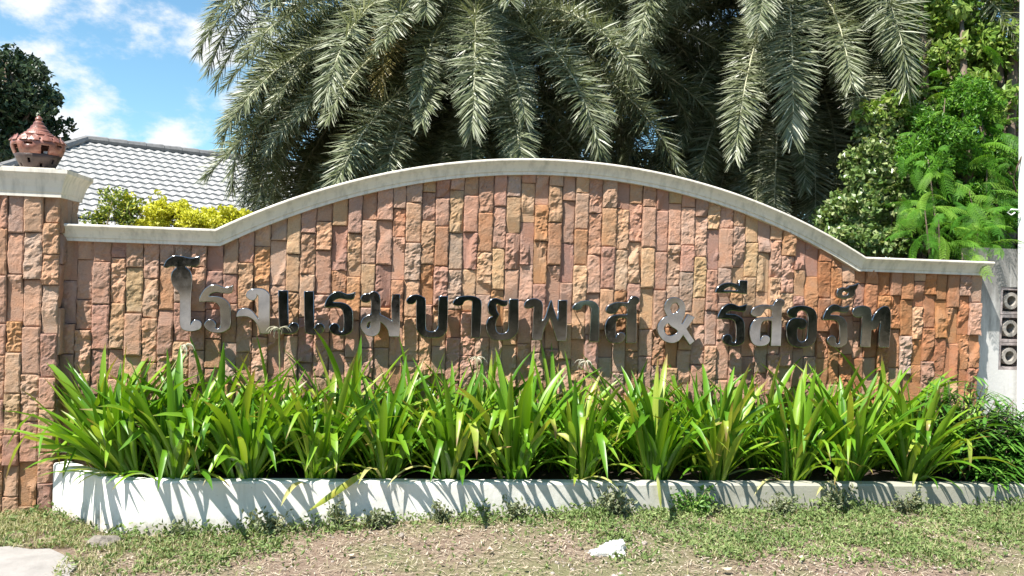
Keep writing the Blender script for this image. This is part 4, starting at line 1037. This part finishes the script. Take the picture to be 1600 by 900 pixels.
weed(420, 822, .10, .15, 220, MWEED, 'grey weed with dark stems at the planter foot, left of the slanting yellow leaf', 63)
weed(690, 805, .06, .17, 170, MWEED, 'thin upright weed at the planter foot in the middle of the photo', 64)
weed(530, 818, .07, .18, 200, MWEED, 'upright weed under the slanting yellow green leaf', 65)
weed(800, 806, .10, .11, 200, MWEED, 'low sprawling weed right of the thin upright weed', 66)
weed(1215, 798, .10, .12, 240, MWEED, 'low grey green weed right of the rounded green weed', 67)
weed(1310, 795, .12, .20, 380, MWEED, 'broad grey green weed climbing the planter toward the dark bush', 68)
weed(1420, 795, .12, .14, 300, MWEED, 'grey green weed below the rightmost front clump', 69)
weed(290, 836, .07, .10, 150, MWEED, 'small weed at the rounded white planter end', 70)
weed(590, 815, .10, .11, 260, MWEED, 'low green weed right of the slanting yellow green leaf', 71)

def proj(P):
    v = np.asarray(P) - CAM; w = v @ FW; return 800 + F * (v @ RT) / w, 450 - F * (v @ UP) / w
def vnoise(x, y, s, seed): return np.array([mnoise.noise((a * s, b * s, seed)) for a, b in zip(x, y)])
def ground_cover():
    g = np.random.default_rng(91); n = 165000
    X = g.uniform(-2.6, 5.2, n); Y = -g.uniform(.12, 2.0, n); X0 = X
    edge = np.where(X < -1.40, -.13 - (X + 1.9) * .93, rim_y(X)); ok = (Y < edge - .012) & ~((X < -1.62) & (Y > -.12))
    X, Y = X[ok], Y[ok]; Z = np.array([ground_z(a, b) for a, b in zip(X, Y)]) + .004
    x, y = proj(np.stack([X, Y, Z], 1)); nz1 = vnoise(X, Y, 2.2, 1.0); nz2 = vnoise(X, Y, 7, 5.0)
    yl = np.interp(x, [0, 180, 330, 440, 520, 640, 740, 800, 900, 960, 1150, 1300, 1450, 1600], [875, 893, 886, 852, 824, 810, 802, 808, 824, 866, 876, 870, 872, 864])
    den = 1 / (1 + np.exp((y - yl - 26 * nz1 - 14 * nz2) / 8.0))
    drive = (X < -1.52) & (Y < -.80 + .02 * nz2); den = np.where(drive, 0, den); nr = np.clip(1 - (edge[ok] - Y) / .14, 0, 1); den = np.clip(den + nr * .8, 0, 1)
    den = np.maximum(den * np.clip(.62 + .9 * nz2 + .6 * nz1, .12, 1.1), .02)
    den = np.where(drive, 0, den)
    keep = g.uniform(0, 1, len(X)) < den; X, Y, Z, x = X[keep], Y[keep], Z[keep], x[keep]; k = len(X)
    near = np.clip(1 - (np.where(X < -1.4, -.13 - (X + 1.9) * .93, rim_y(X)) - Y) / .22, 0, 1); tuft = np.clip(vnoise(X, Y, 9, 41.) * 2 - .2, 0, 1); C = np.stack([X, Y, Z + g.uniform(.0, 1, k) * (.024 + .075 * near * np.clip(.6 + 1.2 * vnoise(X, Y, 3.5, 31.), 0, 1.4) + .03 * np.clip(vnoise(X, Y, 5, 21.), 0, 1) + .035 * tuft)], 1)
    # low leafy cover to the right of the dirt, dry blades to the left
    leafy = g.uniform(0, 1, k) < np.interp(x, [0, 250, 420, 900, 1000, 1600], [.25, .5, .85, .8, .85, .75])
    V, v = leaf_cloud(C[leafy], .029, .6, .5, toward=(0, -.4, 1), sd=5); hue = np.repeat(np.clip(vnoise(C[leafy][:, 0], C[leafy][:, 1], 3.0, 9.0) * .7 + .5, 0, 1), 2)
    tag(obj('ground_cover', quads_mesh('ground_cover', V, np.clip(v * .55 + hue * .45, 0, 1)), MCOV), 'low pale green leafy ground cover in front of the planter', 'ground cover', kind='stuff')
    B = C[~leafy]; B = np.repeat(B, 2, 0) + g.normal(0, .008, (len(B) * 2, 3)) * [1, 1, 0]; k = len(B); B[:, 2] = np.array([ground_z(a, b) for a, b in zip(B[:, 0], B[:, 1])])
    a = g.uniform(0, 6.28, k); h = g.uniform(.012, .045, k); le = g.uniform(.01, .05, k); d = np.stack([np.cos(a), np.sin(a), np.zeros(k)], 1); s = np.stack([-np.sin(a), np.cos(a), np.zeros(k)], 1) * g.uniform(.0012, .0024, k)[:, None]
    mid = B + d * (le * .4)[:, None] + np.array([0, 0, 1]) * (h * .75)[:, None]; tip = B + d * le[:, None] + np.array([0, 0, 1]) * h[:, None]
    Q = np.concatenate([np.stack([B - s, B + s, mid + s * .8, mid - s * .8], 1), np.stack([mid - s * .8, mid + s * .8, tip + s * .1, tip - s * .1], 1)])
    tag(obj('grass', quads_mesh('grass', Q, np.tile(g.uniform(0, 1, k), 2)), MGRS), 'short dry yellow green grass in front of the planter', 'grass', kind='stuff')
    # straw and crumbs on the bare dirt
    n = 16000; X = g.uniform(-2.2, 4.6, n); Y = -g.uniform(.62, 1.9, n); ok = (Y < rim_y(X) - .03) & ~((X < -1.5) & (Y < -.78)); X, Y = X[ok], Y[ok]; n = len(X); Z = np.array([ground_z(a, b) for a, b in zip(X, Y)]) + g.uniform(.006, .018, n)
    C = np.stack([X, Y, Z], 1); a = g.uniform(0, 6.28, n); le = g.uniform(.004, .024, n)[:, None]; d = np.stack([np.cos(a), np.sin(a), g.normal(0, .15, n)], 1) * le; s = np.stack([-np.sin(a), np.cos(a), np.zeros(n)], 1) * g.uniform(.001, .0028, n)[:, None]
    tag(obj('straw', quads_mesh('straw', np.stack([C - d - s, C - d + s, C + d + s * .6, C + d - s * .6], 1), g.uniform(0, 1, n)), MSTRAW), 'scattered straw and crumbs on the bare dirt', 'straw', kind='stuff')
MROCK = plain('grey_brown_rock', (.20, .175, .15), .95, 30, .35, .7)
MPEB = plain('pebble', (.34, .29, .25), .9, 30, .4, .3)
def pebbles():
    g = np.random.default_rng(17); parts = []
    for _ in range(420):
        X = g.uniform(-1.5, 4.4); Y = -g.uniform(.75, 1.85); r = g.uniform(.003, .010) * (1 if g.uniform() < .93 else 2.0)
        z = ground_z(X, Y) + .003; a = g.uniform(0, 6.28)
        v, f = lathe([(.0, 0), (r, .0), (r * .95, r * .5), (r * .5, r * .9), (0, r * .95)], 6, (0, 0, 0))
        sx = g.uniform(.7, 1.4); v = [(X + x * sx * math.cos(a) - y * math.sin(a), Y + x * sx * math.sin(a) + y * math.cos(a), z + q * g.uniform(.85, 1.1)) for x, y, q in v]; parts.append((v, f))
    tag(obj('pebbles', new_mesh('pebbles', *join(parts)), MPEB), 'small pebbles scattered on the bare dirt', 'pebbles', kind='stuff')
pebbles()
MCOV = foliage('pale_ground_cover_leaf', (.07, .12, .03), (.17, .24, .07), (.34, .38, .17), rough=.65, trans=.2)
MGRS = foliage('dry_grass_blade', (.18, .20, .07), (.34, .32, .15), (.50, .45, .28), rough=.8, trans=.2)
MSTRAW = foliage('straw', (.22, .15, .10), (.44, .36, .26), (.62, .54, .42), rough=.9, trans=.05)
ground_cover()

MDRY = foliage('dry_fallen_leaf', (.40, .29, .19), (.58, .47, .35), attr=False, rough=.8, trans=.1, tint=(1, 1, 1))
DRYL = ['curled dry leaf left of the white plastic bag', 'dry leaf on the bare dirt nearer the planter, mid photo', 'dry leaf on the dirt at the left of the bare patch', 'large dry leaf at the bottom edge, right of the plastic bag', 'dry leaf at the far right end of the bare dirt patch', 'dry leaf on the grass below the rightmost front clump',
        'dry leaf on the grass below the spiral letter', 'small dry leaf on the grass toward the right edge', 'small dry leaf between the bare patch and the plastic bag', 'small dry leaf in the middle of the bare dirt patch', 'dry leaf on the grass just right of the plastic bag', 'small dry leaf at the far right of the grass',
        'dry leaf near the bottom edge at right of the photo', 'small dry leaf near the bottom edge in the bare patch', 'small dry leaf where the left grass meets the dirt', 'dry leaf at the bottom edge left of the plastic bag']
def litter():
    R = random.Random(8)
    for li, (px, py, s) in enumerate([(765, 862, .05), (715, 832, .045), (548, 868, .04), (1135, 890, .06), (860, 838, .035), (1385, 850, .04), (1210, 828, .035), (1450, 838, .03), (905, 842, .03), (640, 852, .035), (1040, 850, .03), (1530, 842, .035), (1250, 872, .04), (690, 880, .03), (455, 870, .03), (820, 888, .035)]):
        p = atz(px, py, .08); z = ground_z(p[0], p[1]); p = atz(px, py, z + .02); n = 6; V = []; Fc = []; a = R.uniform(0, 6.28); cu = R.uniform(.1, .45)
        for i in range(n):
            t = i / (n - 1); w = s * .34 * math.sin(math.pi * min(.98, .06 + t * .92)); l = s * (t - .5); zz = cu * s * (2 * t - 1) ** 2
            for q in (-1, 0, 1): V.append((l * math.cos(a) - q * w * math.sin(a), l * math.sin(a) + q * w * math.cos(a), zz + abs(q) * w * cu + .004))
        for i in range(n - 1):
            for q in range(2): Fc.append((i * 3 + q, i * 3 + q + 1, (i + 1) * 3 + q + 1, (i + 1) * 3 + q))
        tag(obj('dry_leaf', new_mesh('dry_leaf', V, Fc, True), MDRY, None, (p[0], p[1], z + .016)), DRYL[li], 'leaf', 'dry leaves on the ground')
    # crumpled white plastic bag
    MB = Mat('thin_white_plastic'); MB.base((.86, .86, .84), .35, .5); trn = MB.n('ShaderNodeBsdfTranslucent'); trn.inputs[0].default_value = (.9, .9, .88, 1); mx = MB.n('ShaderNodeMixShader'); mx.inputs[0].default_value = .3
    MB.l(MB.b.outputs[0], mx.inputs[1]); MB.l(trn.outputs[0], mx.inputs[2]); MB.l(mx.outputs[0], MB.o.inputs[0]); MB.bump(MB.noise(38, 4, .6), .6, .012)
    p = atz(958, 866, .09); V, Fc = [], []; nu, nv = 40, 16
    for j in range(nv):
        for i in range(nu):
            a = 2 * math.pi * i / nu; e = (math.pi / 2) * j / (nv - 1) * .98; d = Vector((math.cos(a) * math.cos(e), math.sin(a) * math.cos(e), math.sin(e)))
            k = 1 + .38 * mnoise.noise(d * 1.8) + .26 * mnoise.noise(d * 4.5) + .14 * abs(mnoise.noise(d * 10)) ; r = Vector((.064, .05, .074)); tail = 1 + (.9 if d.x < -.6 and d.z < .25 else 0)
            V.append((d.x * r.x * k * tail + d.z * .015, d.y * r.y * k, min(.068, d.z * r.z * k)))
    for j in range(nv - 1):
        for i in range(nu): Fc.append((j * nu + i, j * nu + (i + 1) % nu, (j + 1) * nu + (i + 1) % nu, (j + 1) * nu + i))
    Fc.append(tuple((nv - 1) * nu + i for i in range(nu)))
    tag(obj('plastic_bag', new_mesh('plastic_bag', V, Fc, False), MB.m, None, (p[0], p[1], ground_z(p[0], p[1]))), 'crumpled white plastic bag lying on the dirt', 'bag')
    # flat grey stone by the planter corner
    p = atz(163, 852, .0); V, Fc = lathe([(.0, 0), (.075, .0), (.085, .02), (.075, .045), (.045, .062), (.0, .066)], 11); V = [(x * 1.15 + .012 * mnoise.noise((x * 20, y * 20, z * 20)), y * .8 + .012 * mnoise.noise((x * 20, y * 20, z * 20 + 9)), z * (1 + .35 * mnoise.noise((x * 14, y * 14, 2)))) for x, y, z in V]
    tag(obj('rock', new_mesh('rock', V, Fc), MROCK, None, (p[0], p[1], -.012)), 'flat pale grey rock by the corner of the white planter', 'rock')
litter()

# ------------------------------------------------------------------ the road and trees across it, seen mirrored in the steel letters
def road():
    e = [(-60, -4.6), (60, -4.6), (60, -11.5), (-60, -11.5)]; V = [(x, y, .006) for x, y in e] + [(x, y, -.2) for x, y in e]
    tag(obj('road', new_mesh('road', V, [(3, 2, 1, 0), (0, 1, 5, 4), (1, 2, 6, 5), (2, 3, 7, 6), (3, 0, 4, 7)]), MROAD), kind='structure')
    bl = [((x, -16.5 - 2 * (i % 2), 2.0 + (i % 3) * .8), (3.0, 2.0, 2.8)) for i, x in enumerate(np.arange(-34, 40, 2.6))]
    sb = sub_blobs(bl, 10, .4, 71); P = blob_points(sb, 46000, 72, .3); P[:, 2] = np.abs(P[:, 2]) + .05; V, v = leaf_cloud(P, .5, .2, .6, sd=73, jitter=1.0)
    tag(obj('roadside_trees', quads_mesh('roadside_trees', V, v), MDARK), 'dark belt of trees across the road', 'trees', kind='stuff')
road()
